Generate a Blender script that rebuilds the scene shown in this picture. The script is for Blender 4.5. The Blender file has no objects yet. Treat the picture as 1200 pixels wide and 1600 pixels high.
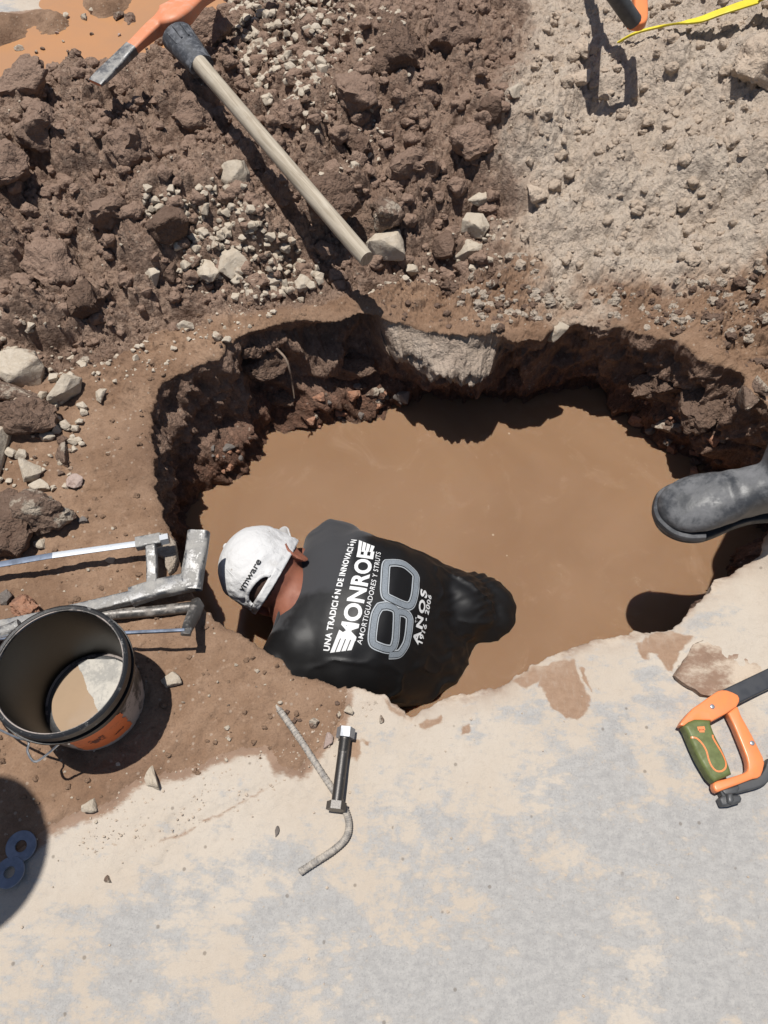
import bpy, bmesh, math, random
import numpy as np
from math import radians, sin, cos, pi
from mathutils import Vector, Matrix
from mathutils.bvhtree import BVHTree

# ---------------------------------------------------------------- camera, sky, sun, exposure
scene = bpy.context.scene
COL = scene.collection
CAM_H, CAM_PITCH, CAM_F = 1.5, radians(61), 1220.0          # height, pitch below horizon, focal length in photo pixels (1200 wide)
cam = bpy.data.cameras.new('camera'); camo = bpy.data.objects.new('camera', cam); COL.objects.link(camo)
camo.location = (0, 0, CAM_H); camo.rotation_euler = (radians(90) - CAM_PITCH, 0, 0)
cam.sensor_fit = 'HORIZONTAL'; cam.sensor_width = 36; cam.lens = 36 * CAM_F / 1200
cam.clip_start = 0.02; cam.clip_end = 500
scene.camera = camo
SUN = Vector((-0.1447, 0.0846, 0.9858)).normalized()        # direction towards the sun
world = bpy.data.worlds.new('World'); scene.world = world; world.use_nodes = True
wn = world.node_tree; wn.nodes.clear()
sky = wn.nodes.new('ShaderNodeTexSky'); sky.sky_type = 'NISHITA'; sky.sun_disc = False
sky.sun_elevation = math.asin(SUN.z); sky.sun_rotation = math.atan2(SUN.x, SUN.y)
bg = wn.nodes.new('ShaderNodeBackground'); bg.inputs['Strength'].default_value = 0.065
wo = wn.nodes.new('ShaderNodeOutputWorld')
wn.links.new(sky.outputs[0], bg.inputs[0]); wn.links.new(bg.outputs[0], wo.inputs[0])
sl = bpy.data.lights.new('sun', 'SUN'); sl.energy = 5.0; sl.angle = radians(0.5); sl.color = (1, .965, .91)
so = bpy.data.objects.new('sun', sl); COL.objects.link(so); so.location = (0, 0, 5)
so.rotation_euler = SUN.to_track_quat('Z', 'Y').to_euler()
vs = scene.view_settings; vs.view_transform = 'Standard'; vs.look = 'None'; vs.gamma = 1; vs.exposure = 0.0
scene.cycles.max_bounces = 6; scene.cycles.diffuse_bounces = 2; scene.cycles.glossy_bounces = 3

# ---------------------------------------------------------------- pixel -> world helpers
S_, C_ = sin(CAM_PITCH), cos(CAM_PITCH)
def gp(px, py, z=0.0):
    u = (px - 600) / CAM_F; v = (py - 800) / CAM_F
    d = np.array([u, C_ - v * S_, -S_ - v * C_]); t = (z - CAM_H) / d[2]
    return np.array([0, 0, CAM_H]) + d * t
def dep(p): return p[1] * C_ + (CAM_H - p[2]) * S_
def V3(p): return np.asarray(p, float)

# ---------------------------------------------------------------- numpy noise
def _h(ix, iy, iz, seed):
    n = (ix.astype(np.int64) * 374761393 + iy.astype(np.int64) * 668265263 + iz.astype(np.int64) * 2147483647 + seed * 974634777) & 0xFFFFFFFF
    n = ((n ^ (n >> 13)) * 1274126177) & 0xFFFFFFFF
    n = ((n ^ (n >> 16)) * 2246822519) & 0xFFFFFFFF
    return ((n ^ (n >> 15)) & 0xFFFFFF) / float(0x1000000)
def vnoise(x, y, z, seed=0):
    x0 = np.floor(x); y0 = np.floor(y); z0 = np.floor(z)
    fx, fy, fz = x - x0, y - y0, z - z0
    fx = fx * fx * (3 - 2 * fx); fy = fy * fy * (3 - 2 * fy); fz = fz * fz * (3 - 2 * fz)
    r = 0
    for dx in (0, 1):
        wx = fx if dx else 1 - fx
        for dy in (0, 1):
            wy = fy if dy else 1 - fy
            for dz in (0, 1):
                wz = fz if dz else 1 - fz
                r = r + wx * wy * wz * _h(x0 + dx, y0 + dy, z0 + dz, seed)
    return r * 2 - 1
def vnoise2(x, y, seed=0):
    x0 = np.floor(x); y0 = np.floor(y); zz = np.zeros_like(x0)
    fx, fy = x - x0, y - y0
    fx = fx * fx * (3 - 2 * fx); fy = fy * fy * (3 - 2 * fy)
    a = _h(x0, y0, zz, seed); b = _h(x0 + 1, y0, zz, seed); c = _h(x0, y0 + 1, zz, seed); d = _h(x0 + 1, y0 + 1, zz, seed)
    return ((a * (1 - fx) + b * fx) * (1 - fy) + (c * (1 - fx) + d * fx) * fy) * 2 - 1
def fbm2(x, y, f, o=4, seed=0, g=.5):
    s = 0; a = 1; t = 0
    for k in range(o):
        s = s + a * vnoise2(x * f + k * 17.3, y * f - k * 9.1, seed + k); t += a; a *= g; f *= 2.03
    return s / t
def fbm3(x, y, z, f, o=3, seed=0, g=.5):
    s = 0; a = 1; t = 0
    for k in range(o):
        s = s + a * vnoise(x * f + k * 7.3, y * f - k * 3.1, z * f + k * 5.7, seed + k); t += a; a *= g; f *= 2.03
    return s / t
def clods2(x, y, cell, seed, prob=.8, rmin=.3, rmax=.75):
    """heap of rounded lumps: height of the highest lump over each point (metres)"""
    gx = x / cell; gy = y / cell; x0 = np.floor(gx); y0 = np.floor(gy); zz = np.zeros_like(x0)
    best = np.zeros_like(gx)
    for dx in (-1, 0, 1):
        for dy in (-1, 0, 1):
            cx = x0 + dx; cy = y0 + dy
            px = cx + _h(cx, cy, zz, seed); py = cy + _h(cx, cy, zz, seed + 1)
            r = rmin + (rmax - rmin) * _h(cx, cy, zz, seed + 2) ** 1.6
            an = _h(cx, cy, zz, seed + 4) * pi; st = .65 + .35 * _h(cx, cy, zz, seed + 5)
            ux = (gx - px); uy = (gy - py)
            ex = ux * np.cos(an) + uy * np.sin(an); ey = (-ux * np.sin(an) + uy * np.cos(an)) / st
            q = r * r - ex * ex - ey * ey
            hgt = np.sqrt(np.maximum(q, 0)) * (_h(cx, cy, zz, seed + 3) < prob)
            best = np.maximum(best, hgt)
    return best * cell
def sstep(a, b, x):
    t = np.clip((x - a) / (b - a), 0, 1); return t * t * (3 - 2 * t)
def polydist(x, y, poly):
    """signed distance (inside positive) to a polygon"""
    P = np.asarray(poly, float); n = len(P)
    d2 = np.full(x.shape, 1e18); ins = np.zeros(x.shape, bool)
    for i in range(n):
        ax, ay = P[i]; bx, by = P[(i + 1) % n]
        ex, ey = bx - ax, by - ay; L = ex * ex + ey * ey + 1e-12
        t = np.clip(((x - ax) * ex + (y - ay) * ey) / L, 0, 1)
        d2 = np.minimum(d2, (x - ax - t * ex) ** 2 + (y - ay - t * ey) ** 2)
        if ey != 0:
            c = ((ay > y) != (by > y)) & (x < (bx - ax) * (y - ay) / ey + ax)
            ins ^= c
    d = np.sqrt(d2); return np.where(ins, d, -d)

# ---------------------------------------------------------------- object helpers
def tag(o, label=None, cat=None, group=None, kind=None):
    if label: o['label'] = label
    if cat: o['category'] = cat
    if group: o['group'] = group
    if kind: o['kind'] = kind
    return o
def mesh_from(name, verts, faces, mat=None, smooth=True):
    me = bpy.data.meshes.new(name)
    verts = np.asarray(verts, np.float32)
    if isinstance(faces, np.ndarray):
        k = faces.shape[1]; nf = len(faces)
        me.vertices.add(len(verts)); me.vertices.foreach_set('co', verts.ravel())
        me.loops.add(nf * k); me.loops.foreach_set('vertex_index', faces.astype(np.int32).ravel())
        me.polygons.add(nf); me.polygons.foreach_set('loop_start', np.arange(0, nf * k, k, dtype=np.int32))
        me.polygons.foreach_set('loop_total', np.full(nf, k, np.int32))
        me.update(calc_edges=True); me.validate()
    else:
        me.from_pydata(verts.tolist(), [], faces)
    if smooth: me.polygons.foreach_set('use_smooth', np.ones(len(me.polygons), bool))
    if smooth and len(me.polygons) < 150000: me.set_sharp_from_angle(angle=radians(42))
    if mat: me.materials.append(mat)
    me.update(); return me
def obj(name, vf, mat, parent=None, smooth=True, loc=None, flip=False):
    """vf = (world verts, faces); origin of a root at loc, children keep their root's frame"""
    v, f = vf; v = np.asarray(v, float)
    root = parent; off = np.zeros(3)
    p = parent
    while p is not None: off = off + np.array(p.location); p = p.parent
    L = np.zeros(3) if loc is None else np.asarray(loc, float)
    me = mesh_from(name, v - off - L, f, mat, smooth)
    o = bpy.data.objects.new(name, me); COL.objects.link(o); o.location = L.tolist()
    if parent: o.parent = parent
    return o
def empty(name, loc):
    o = bpy.data.objects.new(name, None); COL.objects.link(o); o.location = tuple(float(q) for q in loc); o.empty_display_size = .05
    return o
def merge(*parts):
    V, F, n = [], [], 0
    for v, f in parts:
        v = np.asarray(v, float); V.append(v)
        F += [tuple(int(i) + n for i in q) for q in f]; n += len(v)
    return np.vstack(V), F
def frame_of(d):
    d = np.asarray(d, float); d = d / np.linalg.norm(d)
    a = np.array([0, 0, 1.]) if abs(d[2]) < .9 else np.array([1., 0, 0])
    x = np.cross(a, d); x /= np.linalg.norm(x); return x, np.cross(d, x), d
def capsule(p0, p1, r0, r1=None, n=20, m=6, flat=1.0):
    r1 = r0 if r1 is None else r1
    p0 = V3(p0); p1 = V3(p1); x, y, d = frame_of(p1 - p0)
    V = []
    for k in range(m + 1):
        t = -pi / 2 + (pi / 2) * k / m
        V.append((p0 + d * r0 * sin(t), r0 * cos(t)))
    for k in range(m + 1):
        t = (pi / 2) * k / m
        V.append((p1 + d * r1 * sin(t), r1 * cos(t)))
    vv, ff = [], []
    for c, r in V:
        for j in range(n):
            a = 2 * pi * j / n
            vv.append(c + x * max(r, 1e-4) * cos(a) + y * max(r, 1e-4) * sin(a) * flat)
    R = len(V)
    for i in range(R - 1):
        for j in range(n):
            ff.append((i * n + j, i * n + (j + 1) % n, (i + 1) * n + (j + 1) % n, (i + 1) * n + j))
    ff.append(tuple(range(n - 1, -1, -1))); ff.append(tuple((R - 1) * n + j for j in range(n)))
    return np.array(vv), ff
def ellip(c, ax, n=28, m=16):
    """ellipsoid, ax = three axis vectors"""
    c = V3(c); A = [V3(a) for a in ax]; vv, ff = [], []
    for i in range(m + 1):
        t = pi * i / m
        for j in range(n):
            a = 2 * pi * j / n; s = max(sin(t), 1e-3)
            vv.append(c + A[0] * s * cos(a) + A[1] * s * sin(a) + A[2] * cos(t))
    for i in range(m):
        for j in range(n):
            ff.append((i * n + j, (i + 1) * n + j, (i + 1) * n + (j + 1) % n, i * n + (j + 1) % n))
    ff.append(tuple(range(n))); ff.append(tuple(m * n + j for j in range(n - 1, -1, -1)))
    return np.array(vv), ff
def sweep(path, prof, closed_caps=True, up=(0, 0, 1), scales=None):
    """sweep a closed 2-D profile [(side, up)] along a 3-D path"""
    P = [V3(p) for p in path]; n = len(P); k = len(prof); vv, ff = [], []
    up = V3(up)
    for i in range(n):
        t = P[min(i + 1, n - 1)] - P[max(i - 1, 0)]; t /= np.linalg.norm(t)
        s = np.cross(t, up)
        if np.linalg.norm(s) < 1e-4: s = np.cross(t, V3((1, 0, 0)))
        s /= np.linalg.norm(s); w = np.cross(s, t)
        sc = 1 if scales is None else scales[i]
        if np.isscalar(sc): sc = (sc, sc)
        for a, b in prof: vv.append(P[i] + s * a * sc[0] + w * b * sc[1])
    for i in range(n - 1):
        for j in range(k):
            ff.append((i * k + j, (i + 1) * k + j, (i + 1) * k + (j + 1) % k, i * k + (j + 1) % k))
    if closed_caps:
        ff.append(tuple(range(k))); ff.append(tuple((n - 1) * k + j for j in range(k - 1, -1, -1)))
    return np.array(vv), ff
def circ(r, n=16, ry=None):
    ry = r if ry is None else ry
    return [(r * cos(2 * pi * j / n), ry * sin(2 * pi * j / n)) for j in range(n)]
def rrect(w, h, r, n=4):
    out = []
    for cx, cy, a0 in ((w - r, h - r, 0), (-w + r, h - r, pi / 2), (-w + r, -h + r, pi), (w - r, -h + r, 1.5 * pi)):
        for k in range(n + 1):
            a = a0 + pi / 2 * k / n; out.append((cx + r * cos(a), cy + r * sin(a)))
    return out
def smooth_path(pts, sub=8):
    P = [V3(p) for p in pts]; out = []
    for i in range(len(P) - 1):
        p0 = P[max(i - 1, 0)]; p1 = P[i]; p2 = P[i + 1]; p3 = P[min(i + 2, len(P) - 1)]
        for k in range(sub):
            t = k / sub
            out.append(.5 * (2 * p1 + (p2 - p0) * t + (2 * p0 - 5 * p1 + 4 * p2 - p3) * t * t + (3 * p1 - p0 - 3 * p2 + p3) * t ** 3))
    out.append(P[-1]); return out
def lathe(c, prof, axis=(0, 0, 1), n=64, closed=False):
    """prof [(radius, height)]"""
    x, y, d = frame_of(axis); c = V3(c); vv, ff = [], []
    for r, h in prof:
        for j in range(n):
            a = 2 * pi * j / n; vv.append(c + d * h + x * r * cos(a) + y * r * sin(a))
    m = len(prof)
    for i in range(m if closed else m - 1):
        i2 = (i + 1) % m
        for j in range(n):
            ff.append((i * n + j, i * n + (j + 1) % n, i2 * n + (j + 1) % n, i2 * n + j))
    return np.array(vv), ff
def prism(poly, z0, z1, bev=0.003, seg=3, base=None):
    """polygon of world xy points, extruded z0..z1, upper edges rounded"""
    bm = bmesh.new()
    vs_ = [bm.verts.new((p[0], p[1], z0)) for p in poly]
    f = bm.faces.new(vs_)
    if f.normal.z > 0 or f.calc_area() == 0: pass
    f.normal_update()
    if f.normal.z > 0: f.normal_flip()
    r = bmesh.ops.extrude_face_region(bm, geom=[f])
    nv = [e for e in r['geom'] if isinstance(e, bmesh.types.BMVert)]
    for v in nv: v.co.z = z1
    bmesh.ops.recalc_face_normals(bm, faces=bm.faces[:])
    if bev > 0:
        es = [e for e in bm.edges if abs(e.verts[0].co.z - e.verts[1].co.z) < 1e-6]
        bmesh.ops.bevel(bm, geom=es, offset=bev, segments=seg, affect='EDGES', profile=.5, clamp_overlap=True)
    bm.verts.index_update()
    v = np.array([q.co[:] for q in bm.verts]); fs = [tuple(q.index for q in p.verts) for p in bm.faces]
    bm.free(); return v, fs
def union(parts, voxel=.006, smooth=6, fac=.5):
    v, f = merge(*parts)
    me = mesh_from('tmp', v, f, None); o = bpy.data.objects.new('tmp', me); COL.objects.link(o)
    m = o.modifiers.new('r', 'REMESH'); m.mode = 'VOXEL'; m.voxel_size = voxel
    if smooth:
        s = o.modifiers.new('s', 'SMOOTH'); s.iterations = smooth; s.factor = fac
    dg = bpy.context.evaluated_depsgraph_get(); ev = o.evaluated_get(dg); m2 = ev.to_mesh()
    V = np.empty(len(m2.vertices) * 3, np.float32); m2.vertices.foreach_get('co', V)
    F = [tuple(p.vertices) for p in m2.polygons]
    ev.to_mesh_clear(); bpy.data.objects.remove(o); bpy.data.meshes.remove(me)
    return V.reshape(-1, 3).astype(float), F
def vnormals(v, f):
    me = mesh_from('t', v, f); n = np.empty(len(me.vertices) * 3, np.float32); me.vertices.foreach_get('normal', n)
    bpy.data.meshes.remove(me); return n.reshape(-1, 3)

# ---------------------------------------------------------------- materials
class NT:
    def __init__(s, name):
        s.m = bpy.data.materials.new(name); s.m.use_nodes = True; s.t = s.m.node_tree
        s.p = s.t.nodes['Principled BSDF']
    def n(s, typ, **kw):
        o = s.t.nodes.new(typ)
        for k, v in kw.items(): setattr(o, k, v)
        return o
    def l(s, a, b): s.t.links.new(a, b)
    def coord(s, which='Object'):
        return s.n('ShaderNodeTexCoord').outputs[which]
    def noise(s, scale, detail=4, rough=.55, vec=None, dist=0.):
        o = s.n('ShaderNodeTexNoise'); o.inputs['Scale'].default_value = scale; o.inputs['Detail'].default_value = detail
        o.inputs['Roughness'].default_value = rough; o.inputs['Distortion'].default_value = dist
        if vec is not None: s.l(vec, o.inputs['Vector'])
        return o.outputs['Fac']
    def vor(s, scale, vec=None, feature='F1', out='Distance'):
        o = s.n('ShaderNodeTexVoronoi'); o.feature = feature; o.inputs['Scale'].default_value = scale
        if vec is not None: s.l(vec, o.inputs['Vector'])
        return o.outputs[out]
    def ramp(s, fac, a, b, ca=0., cb=1.):
        o = s.n('ShaderNodeMapRange'); o.interpolation_type = 'SMOOTHSTEP'
        for i, v in ((1, a), (2, b), (3, ca), (4, cb)): o.inputs[i].default_value = v
        s.l(fac, o.inputs[0]); return o.outputs[0]
    def math(s, op, a, b=None):
        o = s.n('ShaderNodeMath', operation=op)
        for i, v in enumerate((a, b)):
            if v is None: continue
            if isinstance(v, (int, float)): o.inputs[i].default_value = v
            else: s.l(v, o.inputs[i])
        return o.outputs[0]
    def mix(s, fac, a, b, blend='MIX'):
        o = s.n('ShaderNodeMix', data_type='RGBA', blend_type=blend)
        for i, v in ((0, fac), (6, a), (7, b)):
            if isinstance(v, (int, float)): o.inputs[i].default_value = v
            elif isinstance(v, tuple): o.inputs[i].default_value = (*v, 1)
            else: s.l(v, o.inputs[i])
        return o.outputs[2]
    def bump(s, h, strength=.5, dist=.002, prev=None):
        o = s.n('ShaderNodeBump'); o.inputs['Strength'].default_value = strength; o.inputs['Distance'].default_value = dist
        s.l(h, o.inputs['Height'])
        if prev is not None: s.l(prev, o.inputs['Normal'])
        return o.outputs[0]
    def attr(s, name):
        o = s.n('ShaderNodeAttribute'); o.attribute_name = name
        sp = s.n('ShaderNodeSeparateColor'); s.l(o.outputs['Color'], sp.inputs[0])
        return sp.outputs[0], sp.outputs[1], sp.outputs[2], o.outputs['Alpha']
    def base(s, c):
        if isinstance(c, tuple): s.p.inputs['Base Color'].default_value = (*c, 1)
        else: s.l(c, s.p.inputs['Base Color'])
    def set(s, **kw):
        for k, v in kw.items():
            i = s.p.inputs[k.replace('_', ' ')]
            if isinstance(v, (int, float, tuple)): i.default_value = v
            else: s.l(v, i)
    def normal(s, n): s.l(n, s.p.inputs['Normal'])

def mat_ground():
    m = NT('ground_soil'); v = m.coord('Object')
    heap, gray, wet, red = m.attr('zone')
    n1 = m.noise(9, 5, .6, v); n2 = m.noise(60, 5, .65, v); n3 = m.noise(260, 4, .7, v)
    mud = m.mix(m.ramp(n1, .35, .65), (.225, .138, .086), (.29, .188, .124))
    mud = m.mix(m.ramp(n2, .55, .75), mud, (.33, .222, .152))
    n0 = m.noise(3.5, 5, .6, v); mud = m.mix(m.math('MULTIPLY', m.ramp(n0, .42, .62), .5), mud, (.155, .093, .060))
    nm = m.noise(24, 6, .7, v); mud = m.mix(m.math('MULTIPLY', m.ramp(nm, .52, .68), .45), mud, (.15, .092, .060))
    dark = m.mix(m.ramp(n1, .35, .65), (.215, .142, .104), (.31, .215, .160))
    dark = m.mix(m.ramp(n2, .45, .7), dark, (.36, .26, .198))
    gr = m.mix(m.ramp(n1, .3, .7), (.445, .36, .285), (.54, .455, .37))
    gr = m.mix(m.ramp(n2, .5, .72), gr, (.56, .465, .38))
    c = m.mix(heap, mud, dark); c = m.mix(gray, c, gr)
    c = m.mix(red, c, m.mix(m.ramp(n2, .4, .6), (.10, .050, .034), (.21, .095, .058)))
    # tiny pale grit
    g = m.n('ShaderNodeTexVoronoi'); g.inputs['Scale'].default_value = 95; m.l(v, g.inputs['Vector'])
    sp = m.n('ShaderNodeSeparateColor'); m.l(g.outputs['Color'], sp.inputs[0])
    gm = m.math('MULTIPLY', m.ramp(g.outputs['Distance'], .34, .2), m.ramp(sp.outputs[0], .86, .9))
    c = m.mix(m.math('MULTIPLY', gm, .55), c, (.42, .34, .27))
    c = m.mix(m.math('MULTIPLY', wet, .55), c, (.12, .066, .042))
    c = m.mix(m.math('MULTIPLY', m.ramp(n3, .4, .7), .22), c, (.05, .03, .022))
    m.base(c); m.set(Roughness=m.ramp(wet, 0, 1, .94, .7), Specular_IOR_Level=.22)
    rough = m.math('MAXIMUM', m.math('MAXIMUM', m.math('MULTIPLY', heap, .9), m.math('MULTIPLY', gray, .8)), m.math('ADD', red, .22))
    b = m.bump(n2, .5, .006); b = m.bump(m.math('MULTIPLY', granules(m, v, .5), rough), 1., 1., b); b = m.bump(n3, .5, .002, b)
    m.normal(b); return m.m
def mat_road():
    m = NT('dusty_concrete_road'); v = m.coord('Object')
    dirt, mudp, grey, edge = m.attr('zone')
    mp = m.n('ShaderNodeMapping'); m.l(v, mp.inputs[0]); mp.inputs['Rotation'].default_value = (0, 0, .35); mp.inputs['Scale'].default_value = (1, 1.7, 1)
    n0 = m.noise(3.2, 6, .62, v); n1 = m.noise(11, 10, .68, mp.outputs[0]); n2 = m.noise(46, 8, .72, mp.outputs[0]); n3 = m.noise(300, 5, .75, v); n4 = m.noise(5.5, 8, .6, v)
    dust = m.mix(m.ramp(n0, .35, .68), (.475, .405, .33), (.51, .45, .38))
    dust = m.mix(m.math('MULTIPLY', m.ramp(n2, .5, .75), .45), dust, (.40, .335, .27))
    gy = m.mix(m.ramp(n2, .35, .65), (.30, .298, .297), (.40, .392, .38))
    gy = m.mix(m.ramp(n3, .5, .75), gy, (.20, .20, .205))
    ms_ = m.n('ShaderNodeMapping'); m.l(v, ms_.inputs[0]); ms_.inputs['Scale'].default_value = (1, .30, 1); ms_.inputs['Rotation'].default_value = (0, 0, .5)
    n5 = m.noise(120, 6, .7, ms_.outputs[0]); n6 = m.noise(800, 3, .7, v)
    dust = m.mix(m.math('MULTIPLY', m.ramp(n5, .54, .7), .28), dust, (.37, .33, .29)); dust = m.mix(m.math('MULTIPLY', m.ramp(n6, .55, .72), .35), dust, (.36, .29, .235))
    gy = m.mix(m.math('MULTIPLY', m.ramp(n5, .5, .66), .3), gy, (.235, .235, .24)); gy = m.mix(m.math('MULTIPLY', m.ramp(n6, .55, .7), .5), gy, (.50, .48, .45))
    s = m.math('ADD', m.math('ADD', m.math('MULTIPLY', n1, .75), m.math('MULTIPLY', n4, .75)), m.math('ADD', m.math('MULTIPLY', n2, .52), m.math('MULTIPLY', grey, .20)))
    gm = m.ramp(s, 1.045, 1.19)
    c = m.mix(m.math('MULTIPLY', gm, .85), dust, gy)
    pt = m.n('ShaderNodeTexVoronoi'); pt.inputs['Scale'].default_value = 60; m.l(v, pt.inputs['Vector']); ps = m.n('ShaderNodeSeparateColor'); m.l(pt.outputs['Color'], ps.inputs[0])
    pm_ = m.math('MULTIPLY', m.ramp(pt.outputs['Distance'], .26, .12), m.ramp(ps.outputs[0], .95, .97)); c = m.mix(m.math('MULTIPLY', pm_, .6), c, (.15, .125, .10))
    c = m.mix(m.math('MULTIPLY', m.ramp(n3, .62, .8), .35), c, (.40, .34, .29))
    # soil trodden over the slab
    ds = m.math('ADD', dirt, m.math('MULTIPLY', m.math('SUBTRACT', m.math('ADD', m.math('MULTIPLY', n1, .5), m.math('MULTIPLY', n2, .5)), .5), .9))
    dm = m.ramp(ds, .42, .62)
    brown = m.mix(m.ramp(n1, .35, .65), (.215, .128, .082), (.29, .185, .125))
    c = m.mix(m.math('MULTIPLY', dm, .9), c, brown)
    ms = m.math('ADD', mudp, m.math('MULTIPLY', m.math('SUBTRACT', m.math('ADD', m.math('MULTIPLY', n1, .4), m.math('MULTIPLY', n2, .6)), .5), .8))
    mm = m.math('MULTIPLY', m.ramp(ms, .40, .60), m.ramp(n5, .25, .5, .72, .95))
    c = m.mix(mm, c, m.mix(m.ramp(n2, .3, .7), (.255, .155, .095), (.33, .21, .135)))
    c = m.mix(edge, c, m.mix(m.ramp(n1, .4, .6), (.26, .17, .12), (.52, .43, .34)))
    m.base(c); m.set(Roughness=m.ramp(mm, 0, 1, .9, .6), Specular_IOR_Level=.3)
    b = m.bump(n1, .35, .006); b = m.bump(n2, .5, .0035, b); b = m.bump(n3, .9, .0018, b)
    m.normal(b); return m.m
def granules(m, v, amt=1.):
    """bump of packed soil grains, in metres"""
    a = m.n('ShaderNodeTexVoronoi'); a.feature = 'SMOOTH_F1'; a.inputs['Scale'].default_value = 75; a.inputs['Smoothness'].default_value = .25; a.inputs['Randomness'].default_value = 1
    wv = m.n('ShaderNodeTexNoise'); wv.inputs['Scale'].default_value = 60; wv.inputs['Detail'].default_value = 3; m.l(v, wv.inputs['Vector'])
    mx = m.n('ShaderNodeVectorMath', operation='MULTIPLY_ADD'); m.l(wv.outputs['Color'], mx.inputs[0]); mx.inputs[1].default_value = (.016, .016, .016); m.l(v, mx.inputs[2]); w = mx.outputs[0]
    m.l(w, a.inputs['Vector'])
    b = m.n('ShaderNodeTexVoronoi'); b.inputs['Scale'].default_value = 190; m.l(w, b.inputs['Vector'])
    h = m.math('ADD', m.math('MULTIPLY', a.outputs['Distance'], -.010 * amt), m.math('MULTIPLY', b.outputs['Distance'], -.0042 * amt))
    return m.math('ADD', h, m.math('MULTIPLY', m.noise(130, 5, .75, v), .009 * amt))
def mat_rock(name, ca, cb, dirt=.4, dcol=(.16, .095, .065), grain=1.):
    m = NT(name); oi = m.n('ShaderNodeObjectInfo'); g = m.n('ShaderNodeNewGeometry'); w = g.outputs['Position']
    n1 = m.noise(24, 5, .6, w); n2 = m.noise(80, 6, .7, w); n3 = m.noise(330, 4, .7, w)
    c = m.mix(m.ramp(n2, .3, .7), ca, cb)
    c = m.mix(m.math('MULTIPLY', oi.outputs['Random'], .35), c, tuple(q * .62 for q in ca))
    c = m.mix(m.math('MULTIPLY', m.ramp(n3, .55, .75), .4), c, tuple(q * .6 for q in ca))
    dm = m.math('MULTIPLY', m.ramp(m.math('ADD', m.math('MULTIPLY', n1, .75), m.math('MULTIPLY', n2, .35)), .74 - dirt * .35, .82 - dirt * .35), .85)
    c = m.mix(dm, c, dcol)
    m.base(c); m.set(Roughness=.92, Specular_IOR_Level=.2)
    if grain > 0: m.normal(m.bump(granules(m, w, grain), 1., 1.))
    else: m.normal(m.bump(n3, .7, .0016, m.bump(n2, .8, .006)))
    return m.m
def simple(name, col, rough=.5, metal=0., var=.15, scale=40, bumpd=0., var2=None, spec=.5):
    m = NT(name); v = m.coord('Object'); n1 = m.noise(scale, 5, .6, v); n2 = m.noise(scale * 6, 4, .7, v)
    d = tuple(q * (1 - var * 2) for q in col) if var2 is None else var2
    c = m.mix(m.ramp(n1, .35, .68), col, d)
    c = m.mix(m.math('MULTIPLY', m.ramp(n2, .5, .75), min(var * 1.5, .6)), c, tuple(q * .75 for q in col))
    m.base(c); m.set(Roughness=m.ramp(n1, .3, .7, max(rough - .1, .02), min(rough + .1, 1)), Metallic=metal, Specular_IOR_Level=spec)
    if bumpd: m.normal(m.bump(n2, .5, bumpd))
    return m.m
def dusty(name, col, dust, lo, hi, rough=.5, metal=0., scale=30, spec=.5, bumpd=.0006):
    """a surface with irregular patches of dried dust or scraped paint"""
    m = NT(name); v = m.coord('Object'); n1 = m.noise(scale, 7, .68, v, .3); n2 = m.noise(scale * 8, 4, .7, v)
    k = m.math('ADD', m.math('MULTIPLY', n1, .75), m.math('MULTIPLY', n2, .25)); f = m.ramp(k, lo, hi)
    c = m.mix(f, col, dust); c = m.mix(m.math('MULTIPLY', m.ramp(n2, .5, .7), .25), c, tuple(q * .7 for q in col))
    m.base(c); m.set(Roughness=m.ramp(f, 0, 1, rough, .9), Metallic=m.ramp(f, 0, 1, metal, 0.), Specular_IOR_Level=spec)
    m.normal(m.bump(n2, .4, bumpd)); return m.m
def mat_water():
    m = NT('muddy_water'); v = m.coord('Object')
    n1 = m.noise(2.2, 4, .55, v, .8); n2 = m.noise(7, 6, .65, v, 1.2); n3 = m.noise(90, 3, .6, v)
    c = m.mix(m.ramp(n1, .3, .7), (.238, .142, .082), (.275, .170, .102))
    c = m.mix(m.math('MULTIPLY', m.ramp(n2, .52, .78), .5), c, (.33, .22, .145)); n4 = m.noise(30, 6, .75, v, .8); c = m.mix(m.math('MULTIPLY', m.math('MULTIPLY', m.ramp(n4, .56, .72), m.ramp(n2, .5, .65)), .45), c, (.40, .30, .21))
    # flecks of floating scum
    g = m.n('ShaderNodeTexVoronoi'); g.inputs['Scale'].default_value = 16; m.l(v, g.inputs['Vector'])
    sp = m.n('ShaderNodeSeparateColor'); m.l(g.outputs['Color'], sp.inputs[0])
    gm = m.math('MULTIPLY', m.ramp(g.outputs['Distance'], .06, .035), m.ramp(sp.outputs[1], .82, .85))
    c = m.mix(m.math('MULTIPLY', gm, .7), c, (.5, .42, .32))
    m.base(c)
    m.set(Roughness=.12, IOR=1.33, Subsurface_Weight=.75, Subsurface_Radius=(1., .55, .3), Subsurface_Scale=.02)
    b = m.bump(m.noise(6, 3, .55, v), .25, .012); m.normal(m.bump(n3, .12, .0012, b)); return m.m
def mat_shirt():
    m = NT('black_cotton'); v = m.coord('Object')
    wet, _, _, _ = m.attr('wet')
    n1 = m.noise(14, 5, .6, v); n2 = m.noise(600, 2, .6, v)
    k = m.ramp(m.math('ADD', wet, m.math('MULTIPLY', m.math('SUBTRACT', n1, .5), .7)), .35, .6)
    c = m.mix(k, (.040, .040, .043), (.0075, .0072, .0075))
    m.base(c); m.set(Roughness=m.ramp(k, 0, 1, .85, .52), Specular_IOR_Level=m.ramp(k, 0, 1, .3, .4), Sheen_Weight=m.ramp(k, 0, 1, .15, 0.))
    m.normal(m.bump(n2, .25, .0006)); return m.m
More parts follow.
